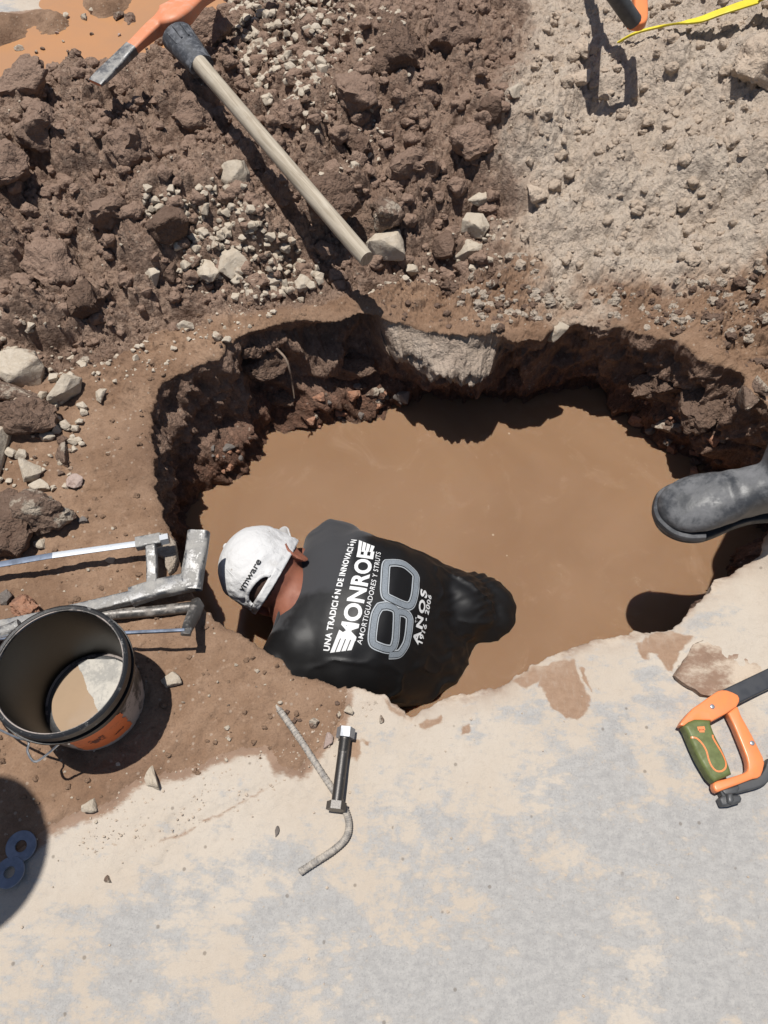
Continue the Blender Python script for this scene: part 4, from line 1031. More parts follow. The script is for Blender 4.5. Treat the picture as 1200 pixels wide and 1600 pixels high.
def head_parts(H):
    hp = lambda r, f, u: H(r, f, u)
    ax = [np.array(H(1, 0, 0)) - np.array(H(0, 0, 0)), np.array(H(0, 1, 0)) - np.array(H(0, 0, 0)), np.array(H(0, 0, 1)) - np.array(H(0, 0, 0))]
    E = lambda c, r: ellip(hp(*c), [ax[0] * r[0], ax[1] * r[1], ax[2] * r[2]])
    out = [E((0, 0, .025), (.076, .095, .095)), E((0, .030, -.055), (.058, .062, .062)), E((0, .095, -.02), (.013, .020, .028)), E((0, .102, -.036), (.018, .014, .011)),
           E((0, .082, -.066), (.026, .012, .007)), E((0, .080, -.077), (.024, .013, .008)), E((0, .078, -.105), (.022, .018, .016)), E((0, .078, .014), (.055, .018, .012)),
           E((.045, .06, -.03), (.022, .022, .022)), E((-.045, .06, -.03), (.022, .022, .022))]
    for s in (1, -1):
        out.append(E((s * .030, .080, -.002), (.015, .012, .011)))
        out.append(E((s * .078, -.012, -.014), (.007, .020, .031)))
        ring = [hp(s * (.084 + .003 * sin(t)), -.014 - .020 * cos(t), -.012 + .029 * sin(t)) for t in np.linspace(-1.9, 3.0, 12)]
        for p, q in zip(ring[:-1], ring[1:]): out.append(capsule(p, q, .0055, .0055, 8, 2))
    return out
hl = TT(-.16, -.16, -.62); hr = TT(-.18, .14, -.64)
body_parts = [torso(.012)] + head_parts(hp_) + [capsule(HC - Un * .03 - Fn * .012, TT(-.005, -.01, -.160), .058, .072, 24),
    capsule(TT(.03, .02, -.17), TT(.02, .17, -.22), .07, .06), capsule(TT(.03, 0, -.17), TT(-.02, -.19, -.22), .07, .06),
    capsule(TT(.02, .17, -.22), TT(-.02, .19, -.46), .052, .044), capsule(TT(-.02, .19, -.46), hr, .042, .030),
    capsule(TT(-.02, -.19, -.22), TT(-.05, -.23, -.46), .052, .044), capsule(TT(-.05, -.23, -.46), hl, .042, .030),
    capsule(TT(.44, .0, -.46), TT(.44, .16, -.46), .12, .12), 
    capsule(TT(.44, .17, -.47), TT(.16, .22, -.74), .085, .062), capsule(TT(.16, .22, -.74), TT(.52, .22, -.86), .055, .04), capsule(TT(.52, .22, -.86), TT(.62, .22, -.90), .04, .035),
    capsule(TT(.44, -.01, -.47), TT(.16, -.06, -.74), .085, .062), capsule(TT(.16, -.06, -.74), TT(.52, -.06, -.86), .055, .04), capsule(TT(.52, -.06, -.86), TT(.62, -.06, -.90), .04, .035)]
body_parts += hand(hr, (-.5, -.2, -.8), EB, -1) + hand(hl, (-.5, .2, -.8), EB, 1)
bv_, bf_ = union(body_parts, .0055, 5)
worker = tag(obj('person', (bv_, bf_), M['skin'], None, loc=TT(.1, 0, -.92)), 'man chest deep in the muddy water in a white cap and black printed T-shirt', 'person')
# shirt
sh_parts = [torso(), capsule(TT(.05, .09, -.170), TT(.03, .165, -.215), .090, .080), capsule(TT(.03, .165, -.215), TT(-.01, .19, -.40), .080, .080),
            capsule(TT(.035, -.09, -.165), TT(-.005, -.195, -.225), .085, .074), capsule(TT(-.005, -.195, -.225), TT(-.04, -.235, -.40), .073, .078),
            ellip(TT(.392, .135, -.325), [EA * .105, EB * .100, np.array([0, 0, .072])]), ellip(TT(.32, .115, -.285), [EA * .12, EB * .098, np.array([0, 0, .09])])]
sv, sf = union(sh_parts, .0045, 40)
nrm = vnormals(sv, sf); dd = sv - N0; la = dd @ EA; lb = dd @ EB
w1 = sstep(.20, .36, la)
fold = np.sin((lb * 1.0 - la * .55) * 150 + 3.0 * fbm3(*sv.T, 9, 2, 3)) * (.5 + .5 * fbm3(*sv.T, 14, 2, 8))
fold2 = np.sin((lb * 1.2 + la * .7) * 85 + 4 * fbm3(*sv.T, 7, 2, 13))
w2 = sstep(.27, .36, la) * sstep(.46, .40, la)
streak = np.sin((lb * .85 - la * .75) * 300 + 5 * fbm3(*sv.T, 10, 3, 43)) * np.clip(.3 + fbm3(*sv.T, 12, 2, 47) * 1.6, 0, 1)
disp = w1 * (.0016 * fold + .0012 * fold2) + w2 * .0030 * streak + .0016 * fbm3(*sv.T, 8, 3, 17) + .0006 * fbm3(*sv.T, 40, 2, 19)
edgefold = sstep(.10, .2, np.abs(lb)) * (1 - w1) * .0015 * np.sin(la * 90 + lb * 60 + 3 * fbm3(*sv.T, 8, 2, 23))
cz = sstep(.08, .17, np.abs(lb - .03)) * .8 + w1
crease = np.clip(1 - np.abs(fbm3(sv[:, 0] * .6 + sv[:, 1] * .5, sv[:, 1] * 1.4, sv[:, 2], 9, 3, 53)) * 5, 0, 1) ** 2
sv = sv + nrm * (disp + edgefold + cz * .0042 * crease)[:, None]
shirt = obj('t_shirt', (sv, sf), M['shirt'], worker)
wv = np.clip(.5 + (la - .10 + .10 * sstep(.03, -.03, lb) + .06 * fbm2(la, lb, 9, 3, 29)) * 4.5, 0, 1)
wv = np.maximum(wv, sstep(-.18, -.24, sv[:, 2])); wv = np.maximum(wv, sstep(-.06, -.13, lb) * .9)
at = shirt.data.attributes.new('wet', 'FLOAT_COLOR', 'POINT')
at.data.foreach_set('color', np.stack([wv, wv * 0, wv * 0, wv * 0 + 1], 1).astype(np.float32).ravel())
# collar rib round the neck
cp = []
nd = Vector(TT(-.045, 0, -.125) - HC); nd = (Vector(TT(-.01, 0, -.16)) - Vector(HC)).normalized(); nx, ny, nz = frame_of(np.array(nd))
cc = TT(-.040, .0, -.150)
for t in np.linspace(0, 2 * pi, 49): cp.append(TT(-.046, -.01, -.165) + EB * .084 * cos(t) + (np.array([0, 0, .97]) + EA * .22) * .052 * sin(t))
obj('collar', sweep(cp, circ(.008, 10, .005), False, up=EA), M['shirt'], shirt)
sb = bvh_of(sv, sf)
zq = lambda x, y: (480 + x / 3.529, 820 + y / 3.529)
write('lettering', 'UNA TRADICIÓN DE INNOVACIÓN', zq(122, 697), zq(274, 86), 9.4, sb, 'white', shirt, .034, spacing=1.1)
write('lettering', 'MONROE', zq(262, 640), zq(366, 150), 25.5, sb, 'white', shirt, .034, spacing=1.02)
write('lettering', 'AMORTIGUADORES Y STRUTS', zq(298, 662), zq(405, 156), 8.0, sb, 'white', shirt, .004, spacing=1.1)
write('lettering', 'AÑOS', zq(608, 662), zq(655, 366), 13.5, sb, 'white', shirt, .036, spacing=1.3)
write('lettering', '1916 - 2006', zq(632, 656), zq(682, 392), 9.2, sb, 'white', shirt, .03, spacing=1.12)
def wing(A0, A1, B0, B1):
    out = []
    for k in range(4):
        s0, s1 = k / 4 + .02, (k + 1) / 4 - .03
        f = lambda P, Q, s: (P[0] + (Q[0] - P[0]) * s, P[1] + (Q[1] - P[1]) * s)
        out.append(patch([zq(*f(A0, B0, s0)), zq(*f(A0, B0, s1)), zq(*f(A1, B1, s1)), zq(*f(A1, B1, s0))], sb, .0012, 2, 8))
    return merge(*out)
obj('stripe_emblem', wing((176, 577), (124, 706), (266, 642), (248, 690)), M['white'], shirt, smooth=False)
obj('stripe_emblem', wing((284, 86), (276, 150), (374, 122), (362, 152)), M['white'], shirt, smooth=False)
zero = [zq(*p) for p in [(440, 213), (490, 212), (540, 226), (592, 275), (596, 320), (582, 415), (560, 447), (520, 440), (445, 405), (426, 375), (428, 300), (432, 235)]]
nine = [zq(*p) for p in [(400, 452), (440, 448), (478, 462), (491, 490), (489, 560), (483, 640), (466, 680), (432, 684), (376, 664), (358, 640), (360, 590), (374, 500)]]
tail = [zq(*p) for p in [(500, 480), (535, 486), (560, 510), (562, 550), (548, 640), (524, 690), (500, 712), (450, 716)]]
for pts, cl in ((tail, False), (nine, True), (zero, True)):
    o_ = .0010 if pts is tail else (.0014 if pts is nine else .0018)
    obj('numeral', ribbon(None, pts, 14.5, sb, None, None, o_, cl), M['greyl'], shirt, smooth=False)
    obj('numeral', ribbon(None, pts, 10.6, sb, None, None, o_ + .0010, cl), M['blackp'], shirt, smooth=False)
    obj('numeral', ribbon(None, pts, 8.8, sb, None, None, o_ + .0016, cl), M['greyp'], shirt, smooth=False)
# short hair under the cap
obj('hair', ellip(hp_(0, -.004, .032), [Rn * .0765, Fn * .0950, Un * .0910]), M['hair'], worker)
# white cap
CC = hp_(0, .0, .042); RL, RF, RU = .0895, .106, .089
def cap_pt(az, s, r=1.):
    """az: 0 = wearer's right, 90 = forehead, 270 = back; s from crown 0 to rim 1"""
    if s < .7:
        t = s / .7 * pi / 2; q, h = sin(t) ** .94, cos(t)
    else: q, h = 1 + .0 * s, -(s - .7) / .3 * .54
    fold_ = 1 + .008 * sin(az * 3) * q + .012 * sin(az * 9 + s * 11) * max(0, s - .35) * q
    cr2 = max(0., 1 - abs(float(fbm3(np.array([cos(az) * q]), np.array([sin(az) * q]), np.array([h * 1.6]), 2.2, 2, 67)[0])) * 7) ** 2 * .016 * (.3 + .7 * s); fold_ += cr2
    cr = .016 * float(fbm3(np.array([cos(az) * q]), np.array([sin(az) * q]), np.array([h]), 2.6, 3, 61, .6)[0]) * (1 if r == 1. else 1); fold_ += cr * 5 * q
    p = CC + Rn * RL * cos(az) * q * r * fold_ + Fn * RF * sin(az) * q * r * fold_ + Un * RU * h * (r if h > 0 else 1)
    return p
NA, NS = 144, 44
cv = [cap_pt(2 * pi * j / NA, max(i / NS, .004)) for i in range(NS + 1) for j in range(NA)]
cfc = []
def in_hole(az, s):
    d = (az - 1.5 * pi); 
    return ((d / .47) ** 2 + ((s - .885) / .135) ** 2 < 1) and s < .885
for i in range(NS):
    for j in range(NA):
        if in_hole(2 * pi * (j + .5) / NA, (i + .5) / NS): continue
        cfc.append((i * NA + j, (i + 1) * NA + j, (i + 1) * NA + (j + 1) % NA, i * NA + (j + 1) % NA))
cap = obj('cap', (cv, cfc), M['cap'], worker)
sm = cap.modifiers.new('cloth', 'SOLIDIFY'); sm.thickness = .0022; sm.offset = 0
cvv = np.array(cv); cb = bvh_of(cvv, cfc)
def strip_az(a0, a1, s0, s1, r, na=30, ns=6):
    vv = [cap_pt(a0 + (a1 - a0) * j / na, s0 + (s1 - s0) * i / ns, r) for i in range(ns + 1) for j in range(na + 1)]
    ff = [(i * (na + 1) + j, (i + 1) * (na + 1) + j, (i + 1) * (na + 1) + j + 1, i * (na + 1) + j + 1) for i in range(ns) for j in range(na)]
    return vv, ff
# arch binding, strap, side panel, seams, button, brim
arch = [cap_pt(1.5 * pi + .48 * cos(t), .885 - .142 * sin(t), 1.012) for t in np.linspace(0, pi, 40)]
obj('binding', sweep(arch, circ(.0042, 8, .0022), True, up=-Fn), M['cap'], cap)
st_ = obj('strap', strip_az(1.5 * pi - .72, 1.5 * pi + .72, .905, 1.0, 1.035), M['cap'], cap); q = st_.modifiers.new('t', 'SOLIDIFY'); q.thickness = .003
obj('buckle', merge(prism([(0, 0)], 0, 0, 0) if False else ellip(cap_pt(1.5 * pi - .55, .945, 1.05), [Rn * .009, Un * .008, Fn * .0025])), M['steel'], cap)
pn_ = obj('side_panel', strip_az(pi * .80, pi * 1.06, .40, .99, 1.012, 24, 20), M['navy'], cap)
for a in (0, pi / 3, 2 * pi / 3, pi, 4 * pi / 3, 5 * pi / 3):
    a += pi / 6
    s_hi = .69 if abs(a - 1.5 * pi) < .1 else .98
    obj('seam', sweep([cap_pt(a, s, 1.006) for s in np.linspace(.03, s_hi, 26)], circ(.0014, 6, .0009), True, up=Un + Rn * .3), M['cap'], cap)
obj('button', ellip(cap_pt(0, .004, 1.0) + Un * .001, [Rn * .007, Fn * .007, Un * .004]), M['cap'], cap)
bvv, bff = [], []
nb, nw = 36, 10
for i in range(nw + 1):
    for j in range(nb + 1):
        az = pi / 2 + (j / nb - .5) * 2.1; k_ = i / nw
        ext = .080 * k_ * max(0., cos((j / nb - .5) * pi)) ** .55
        p = cap_pt(az, .97, 1.0) + Fn * ext + Un * (.034 * k_ - .030 * ((j / nb - .5) * 2) ** 2 * k_ + .012)
        bvv.append(p)
for i in range(nw):
    for j in range(nb): bff.append((i * (nb + 1) + j, i * (nb + 1) + j + 1, (i + 1) * (nb + 1) + j + 1, (i + 1) * (nb + 1) + j))
br = obj('brim', (bvv, bff), M['cap'], cap); q = br.modifiers.new('t', 'SOLIDIFY'); q.thickness = .004
write('lettering', 'vmware', (380, 923), (408, 877), 9.0, cb, 'blackp', cap, .02, .0030)

# ---------------------------------------------------------------- the man in rubber boots on the right bank
TOE = gp(1023, 812, .14); HEEL = TOE + .265 * np.array([cos(.04) * cos(.14), cos(.04) * sin(.14), sin(.04)])
fx = (TOE - HEEL) / np.linalg.norm(TOE - HEEL); fy = np.array([-fx[1], fx[0], 0]); fy /= np.linalg.norm(fy); uz = np.cross(fx, fy); uz = uz if uz[2] > 0 else -uz; Zup = np.array([0, 0, 1.])
LEN = np.linalg.norm(TOE - HEEL)
def FP(t, s, z): return HEEL + fx * t * LEN + fy * s + uz * z
def boot_upper(FP, LEN, knee, top=.30):
    ws = 1.0
    st = [(.0, .030, .085), (.05, .040, .10), (.15, .043, .115), (.28, .043, .115), (.42, .046, .098), (.56, .053, .082), (.70, .058, .070), (.82, .056, .060), (.91, .046, .050), (.97, .030, .038), (1.0, .012, .024)]
    vv, ff, n = [], [], 28
    for t, w, h in st:
        for j in range(n):
            a = 2 * pi * j / n; c, s = cos(a), sin(a)
            vv.append(FP(t, ws * w * abs(c) ** .8 * (1 if c >= 0 else -1), (h * .5 + h * .5 * abs(s) ** .85 * (1 if s >= 0 else -1)) + .012))
    m = len(st)
    for i in range(m - 1):
        for j in range(n): ff.append((i * n + j, i * n + (j + 1) % n, (i + 1) * n + (j + 1) % n, (i + 1) * n + j))
    ff.append(tuple(range(n - 1, -1, -1))); ff.append(tuple((m - 1) * n + j for j in range(n)))
    an = FP(.17, 0, .09); up = knee - an; up /= np.linalg.norm(up)
    return [(np.array(vv), ff), capsule(an, an + up * (top - .08), .046, .060, 24)], an, up
def sole_outline(FP, grow=1.):
    o = []
    for t, s in [(0, .0), (.005, .018), (.04, .034), (.12, .040), (.3, .037), (.45, .042), (.6, .053), (.74, .059), (.86, .052), (.95, .036), (1.0, .014)]: o.append((t, s))
    P = [(t, s * grow, 0) for t, s in o] + [(t, -s * grow, 0) for t, s in o[::-1][:-1]]
    Q = smooth_path([p for p in P] + [P[0]], 4)[:-1]
    return [(p[0] * .3, p[1]) for p in Q]
kneeA = np.array([.86, 1.06, .70]); 
HEEL2 = np.array([1.26, .60, .17]); fx2 = np.array([-.99, -.12, 0]); fy2 = np.array([.12, -.99, 0])
def FP2(t, s, z): return HEEL2 + fx2 * t * .32 + fy2 * s + Zup * z
kneeB = np.array([1.02, .72, .62])
hipA, hipB = np.array([1.36, .98, .42]), np.array([1.36, .78, .42])
SHc = np.array([1.22, .88, .92]); HDc = np.array([1.15, .88, 1.17])
F3 = np.array([-.85, 0, -.5]); F3 /= np.linalg.norm(F3); U3 = np.array([-.5, 0, .86]); U3 /= np.linalg.norm(U3); R3 = np.cross(F3, U3)
def hp3(r, f, u): return HDc + R3 * r + F3 * f + U3 * u
bodyB = head_parts(hp3) + [capsule(HDc - U3 * .05, SHc, .055, .06), capsule(np.array([1.34, .88, .46]), SHc + np.array([.03, 0, -.1]), .13, .13, flat=1.2), capsule(SHc + [0, .15, -.04], SHc + [0, -.15, -.04], .07, .07),
    capsule(hipA, kneeA, .08, .055), capsule(kneeA, FP(.17, 0, .09), .052, .036), capsule(hipB, kneeB, .08, .055), capsule(kneeB, FP2(.17, 0, .09), .052, .036),
    capsule(FP(.1, 0, .055), FP(.72, 0, .042), .028, .020), capsule(FP2(.1, 0, .055), FP2(.72, 0, .042), .028, .020), capsule(hipA, hipB, .11, .11),
    capsule(SHc + [0, .19, -.04], [1.08, 1.16, .76], .05, .042), capsule([1.08, 1.16, .76], [.98, 1.09, .78], .04, .03), capsule(SHc + [0, -.19, -.04], [1.14, .64, .74], .05, .042), capsule([1.14, .64, .74], [1.05, .70, .72], .04, .03)]
bodyB += hand([.98, 1.09, .78], (-.5, -.5, .0), (.5, -.5, .2), 1) + hand([1.05, .70, .72], (-.8, .2, -.1), (0, 1, .2), 1)
man2 = tag(obj('person', union(bodyB, .0075, 5), M['skin'], None, loc=(1.26, .8, .17)), 'person squatting on the right bank, one black rubber boot reaching over the water', 'person')
for FPx, kn in ((FP, kneeA), (FP2, kneeB)):
    parts, an, up = boot_upper(FPx, LEN, kn)
    bvx, bfx = union(parts, .004, 8)
    # creases across the instep
    nb_ = vnormals(bvx, bfx); t_ = (bvx - HEEL) @ fx / LEN if FPx is FP else (bvx - HEEL2) @ fx2 / .32
    cr_ = .0016 * np.sin(t_ * 42 + 7 * fbm3(*bvx.T, 16, 2, 3)) * np.exp(-((t_ - .52) / .09) ** 2) * np.clip(.4 + 1.5 * fbm3(*bvx.T, 20, 2, 9), 0, 1) + .0022 * fbm3(*bvx.T, 18, 3, 5)
    bvx = bvx + nb_ * cr_[:, None]
    bt = obj('boot', (bvx, bfx), M['boot'], man2)
    pv_, pf_ = prism(sole_outline(FPx, 1.05), -.006, .014, .004)
    obj('sole', (np.array([FPx(a / .3, b, c) for a, b, c in pv_]), pf_), M['sole'], bt)
    tc = np.array([FPx(t, s * 1.0, .018) for t, s in [(.72, -.060), (.84, -.055), (.93, -.042), (.99, -.018), (1.005, 0), (.99, .018), (.93, .042), (.84, .055), (.72, .060)]])
    obj('toe_rand', sweep(smooth_path(tc, 5), circ(.0075, 8, .011), True), M['boot'], bt)
    pt = FPx(.30, 0, .10)
tr = [capsule(hipA, kneeA, .098, .075, flat=1.0), capsule(kneeA, FP(.17, 0, .09) + (kneeA - FP(.17, 0, .09)) * .42, .078, .074), capsule(hipB, kneeB, .098, .078), capsule(kneeB, FP2(.18, 0, .24), .078, .072), capsule(hipA, hipB, .13, .13)]
obj('trousers', union(tr, .007, 6), M['trouser'], man2)
sh2 = [capsule(np.array([1.34, .88, .48]), SHc + np.array([.03, 0, -.1]), .145, .145, flat=1.2), capsule(SHc + [0, .16, -.04], SHc + [0, -.16, -.04], .085, .085), capsule(SHc + [0, .18, -.04], [1.12, 1.15, .80], .065, .06), capsule(SHc + [0, -.18, -.04], [1.17, .66, .78], .065, .06)]
obj('shirt', union(sh2, .008, 6), M['workshirt'], man2)
obj('hair', ellip(hp3(0, -.01, .035), [R3 * .08, F3 * .096, U3 * .092]), M['hair'], man2)

# ---------------------------------------------------------------- the onlooker left of the frame whose hat shades the washers
hc3 = gp(-14, 1343, 0) + np.array([-.1447, .0846, .9858]) / .9858 * 1.50
F4 = np.array([.954, 0, -.30]); U4 = np.array([.30, 0, .954]); R4 = np.cross(F4, U4); HD4 = hc3 - U4 * .11
def hp4(r, f, u): return HD4 + R4 * r + F4 * f + U4 * u
s4 = HD4 + np.array([-.24, 0, -.17]); h4 = s4 + np.array([-.38, 0, -.38])
fl = np.array([h4[0], h4[1], 0])
bodyC = head_parts(hp4) + [capsule(HD4 - U4 * .05, s4, .055, .06), capsule(s4 + [-.02, 0, -.03], h4, .14, .13), capsule(s4 + [0, .16, -.02], s4 + [0, -.16, -.02], .07, .07), capsule(h4 + [0, .1, 0], h4 + [0, -.1, 0], .11, .11)]
for s in (1, -1):
    y = np.array([0, .1 * s, 0]); k3 = fl + y + [.10, 0, .48]; a3 = fl + y + [-.02, 0, .08]
    e3 = s4 + [.02, .21 * s, -.30]; w3 = e3 + [.20, -.05 * s, -.16]
    bodyC += [capsule(h4 + y, k3, .085, .058), capsule(k3, a3, .055, .038), capsule(a3, a3 + [.17, 0, -.03], .038, .034), capsule(s4 + [0, .18 * s, -.02], e3, .05, .042), capsule(e3, w3, .04, .03)] + hand(w3, (.7, -.1 * s, -.6), (0, 1, 0), -s)
man3 = tag(obj('person', union(bodyC, .008, 5), M['skin'], None, loc=fl), 'person bending forward at the left, whose round hat shadow covers the washers', 'person')
obj('shirt', union([capsule(s4 + [-.02, 0, -.03], h4 + [.02, 0, .02], .15, .14), capsule(s4 + [0, .17, -.02], s4 + [0, -.17, -.02], .085, .085)] + [capsule(s4 + [0, .18 * s, -.02], s4 + [.01, .205 * s, -.2], .066, .062) for s in (1, -1)], .008, 6), M['workshirt'], man3)
obj('trousers', union([capsule(h4 + [0, .1, 0], h4 + [0, -.1, 0], .125, .125)] + sum([[capsule(h4 + [0, .1 * s, 0], fl + [.10, .1 * s, .48], .1, .075), capsule(fl + [.10, .1 * s, .48], fl + [-.02, .1 * s, .10], .075, .07)] for s in (1, -1)], []), .008, 6), M['trouser'], man3)
obj('boot', union(sum([[capsule(fl + [-.02, .1 * s, .15], fl + [-.02, .1 * s, .05], .055, .05), capsule(fl + [-.02, .1 * s, .045], fl + [.18, .1 * s, .04], .045, .042)] for s in (1, -1)], []), .007, 6), M['boot'], man3)
hat = obj('hat', lathe(hc3 - U4 * .05, [(.001, .085), (.05, .083), (.078, .07), (.086, .04), (.088, .0), (.11, -.004), (.137, -.012), (.137, -.015), (.11, -.008), (.086, -.004), (.083, .0), (.08, .04), (.05, .078), (.001, .08)], U4, 48), M['hat'], man3)

# ---------------------------------------------------------------- bucket
BR = gp(93, 1047, .205); BX, BY = BR[0], BR[1]; RT, RB, BH = .1115, .094, .205
bk = tag(empty('bucket', (BX, BY, .006)), 'black plastic bucket with torn orange label and white dried residue inside', 'bucket')
rad = lambda h: RB + (RT - RB) * h / BH
prof = [(.001, .004), (RB - .006, .004), (RB, .010)] + [(rad(h), h) for h in np.linspace(.02, BH - .05, 14)] + [(rad(BH - .05), BH - .05), (RT, BH - .004), (RT, BH), (RT - .004, BH)] + [(rad(h) - .004, h) for h in np.linspace(BH - .004, .02, 20)] + [(RB - .012, .012), (.001, .012)]
obj('wall', lathe((BX, BY, .004), prof, n=96), M['bucketout'], bk)
inner = [(rad(h) - .0046, h) for h in np.linspace(BH - .004, .018, 20)] + [(RB - .014, .0135), (.001, .0135)]
obj('lining', lathe((BX, BY, .004), inner, n=96), M['blackpl'], bk)
rb = obj('rim', merge(lathe((BX, BY, 0), [(RT - .003, BH - .004), (RT - .002, BH + .006), (RT + .002, BH + .0075), (RT + .0055, BH + .005), (RT + .006, BH - .012), (RT + .001, BH - .013)], n=96, closed=True)), M['rimpl'], bk)
obj('rim_band', merge(lathe((BX, BY, 0), [(RT - .001, BH - .020), (RT + .0085, BH - .020), (RT + .009, BH - .025), (RT + .003, BH - .036), (RT - .002, BH - .036)], n=96, closed=True), lathe((BX, BY, 0), [(RT - .003, BH - .038), (RT + .0015, BH - .038), (RT + .002, BH - .048), (RT - .004, BH - .049)], n=96, closed=True)), M['blackpl'], bk)
def bpatch(a0, a1, h0, h1, off, ragged, na=50, nh=26, seed=1, mask=None):
    vv, ff, idx = [], [], {}
    for i in range(nh + 1):
        for j in range(na + 1):
            a = a0 + (a1 - a0) * j / na; h = h0 + (h1 - h0) * i / nh
            vv.append([BX + cos(a) * (rad(h) + off), BY + sin(a) * (rad(h) + off), .004 + h])
    J, I = np.meshgrid(np.arange(na), np.arange(nh)); u = (J + .5) / na; w = (I + .5) / nh
    e = np.minimum(np.minimum(u, 1 - u) * (a1 - a0) * .1, np.minimum(w, 1 - w) * (h1 - h0)) / .03
    keep = e + ragged * fbm2(u * 3, w * 3, 2.2, 4, seed) > .12
    if mask is not None: keep &= mask(u, w)
    for i in range(nh):
        for j in range(na):
            if keep[i, j]: b = i * (na + 1) + j; ff.append((b, b + 1, b + na + 2, b + na + 1))
    return vv, ff
lb_ = obj('label', bpatch(radians(-88), radians(-28), .028, .150, .0012, .35, 90, 46, 4), M['label'], bk, smooth=True)
obj('printed_mark', merge(bpatch(radians(-72), radians(-56), .075, .105, .0018, .9, 40, 20, 11), bpatch(radians(-50), radians(-38), .06, .068, .0018, .8, 30, 5, 15)), M['labelmark'], lb_, smooth=True)
# what is left inside: brown water and a crust of plaster
obj('muddy_water', lathe((BX, BY, .004), [(RB - .015, .020), (.001, .0202)], n=64), M['bwater'], bk)
def crust():
    vv, ff = [], []; n, m = 110, 110
    for i in range(m + 1):
        for j in range(n + 1):
            u = -1 + 2 * j / n; q = -1 + 2 * i / m
            x = u * (RB - .016); y = q * (RB - .016)
            vv.append([BX + x, BY + y,   .0262 + .0035 * float(fbm2(np.array([x]), np.array([y]), 30, 3, 5)[0]) + .0012 * float(fbm2(np.array([x]), np.array([y]), 120, 2, 6)[0])])
    for i in range(m):
        for j in range(n):
            x = (-1 + 2 * (j + .5) / n) * (RB - .016); y = (-1 + 2 * (i + .5) / m) * (RB - .016)
            d = x * .86 + y * .50 + .006 * float(fbm2(np.array([x]), np.array([y]), 28, 3, 9)[0])
            if math.hypot(x, y) < RB - .011 and d > -.004: b = i * (n + 1) + j; ff.append((b, b + 1, b + n + 2, b + n + 1))
    return vv, ff
obj('plaster_crust', crust(), M['plaster'], bk)
azL = math.atan2(gp(109, 1147, .16)[1] - BY, gp(109, 1147, .16)[0] - BX)
lug = np.array([BX + cos(azL) * (RT + .006), BY + sin(azL) * (RT + .006), .165]); lug2 = np.array([BX - cos(azL) * (RT + .006), BY - sin(azL) * (RT + .006), .165])
bp = [lug, gp(104, 1153, .155), gp(72, 1180, .125), gp(54, 1190, .120), gp(43, 1174, .125), gp(44, 1158, .13), gp(20, 1150, .12), gp(-30, 1120, .11), gp(-60, 1060, .10), gp(-40, 1010, .10), lug2 + np.array([-.02, 0, -.03]), lug2]
obj('bail', sweep(smooth_path(bp, 4), circ(.0022, 8), True), M['wire'], bk)

# ---------------------------------------------------------------- pickaxe
ph_ = tag(empty('pickaxe', gp(275, 60, .27)), 'pickaxe with an orange painted head and pale wooden handle lying on the heap', 'pickaxe')
hA, hB = gp(312, 100, .285), gp(573, 405, .205)
hpth = [hA + (hB - hA) * t for t in np.linspace(0, 1, 22)]
obj('handle', sweep(hpth, circ(.0185, 20, .0215), True, scales=[1.0 + .10 * math.exp(-t * 6) + .02 * t + (-.06 if t > .99 else 0) for t in np.linspace(0, 1, 22)]), M['wood'], ph_)
cA, cB = gp(278, 58, .285), gp(316, 104, .275)
obj('socket_sleeve', sweep([cA + (cB - cA) * t for t in np.linspace(0, 1, 10)], circ(.039, 24, .034), True, scales=[1.16 - .30 * t for t in np.linspace(0, 1, 10)]), M['band'], ph_)
for t in np.linspace(-1.4, 1.4, 6):
    x_, y_, d_ = frame_of(cB - cA); a0 = cA + (cB - cA) * .06; a1 = cA + (cB - cA) * .42
    nvec = np.cross(d_, [0, 0, 1.]); nvec /= np.linalg.norm(nvec); upv = np.cross(nvec, d_); upv = upv if upv[2] > 0 else -upv
    dr_ = nvec * sin(t) + upv * cos(t)
    obj('sleeve_rib', sweep([a0 + dr_ * .041, a1 + dr_ * .037], circ(.0025, 6), True), M['band'], ph_)
hdp = smooth_path([gp(149, 130, .262), gp(185, 96, .272), gp(215, 68, .284), gp(243, 44, .285), gp(266, 30, .295), gp(290, 14, .295), gp(318, -4, .285), gp(352, -18, .262), gp(395, -22, .232), gp(430, -14, .21)], 7)
nH = len(hdp); tH = np.linspace(0, 1, nH)
def hs(t):   # adze blade, thick eye, tapering point: (across, up)
    w = np.interp(t, [0, .04, .22, .36, .44, .52, .64, 1], [.021, .022, .0175, .021, .043, .040, .021, .006]); h = np.interp(t, [0, .04, .22, .36, .44, .52, .64, 1], [.004, .007, .013, .020, .026, .024, .016, .006]); return (w, h)
sc_ = [hs(t) for t in tH]
pick_head = obj('head', sweep(hdp, rrect(1, 1, .45, 4), True, scales=sc_), M['orangep'], ph_)
tipn = [i for i in range(nH) if tH[i] < .20]
obj('adze_tip', sweep([hdp[i] + np.array([0, 0, .0004]) for i in tipn], rrect(1.03, 1.12, .45, 4), True, scales=[sc_[i] for i in tipn]), M['tube'], ph_)

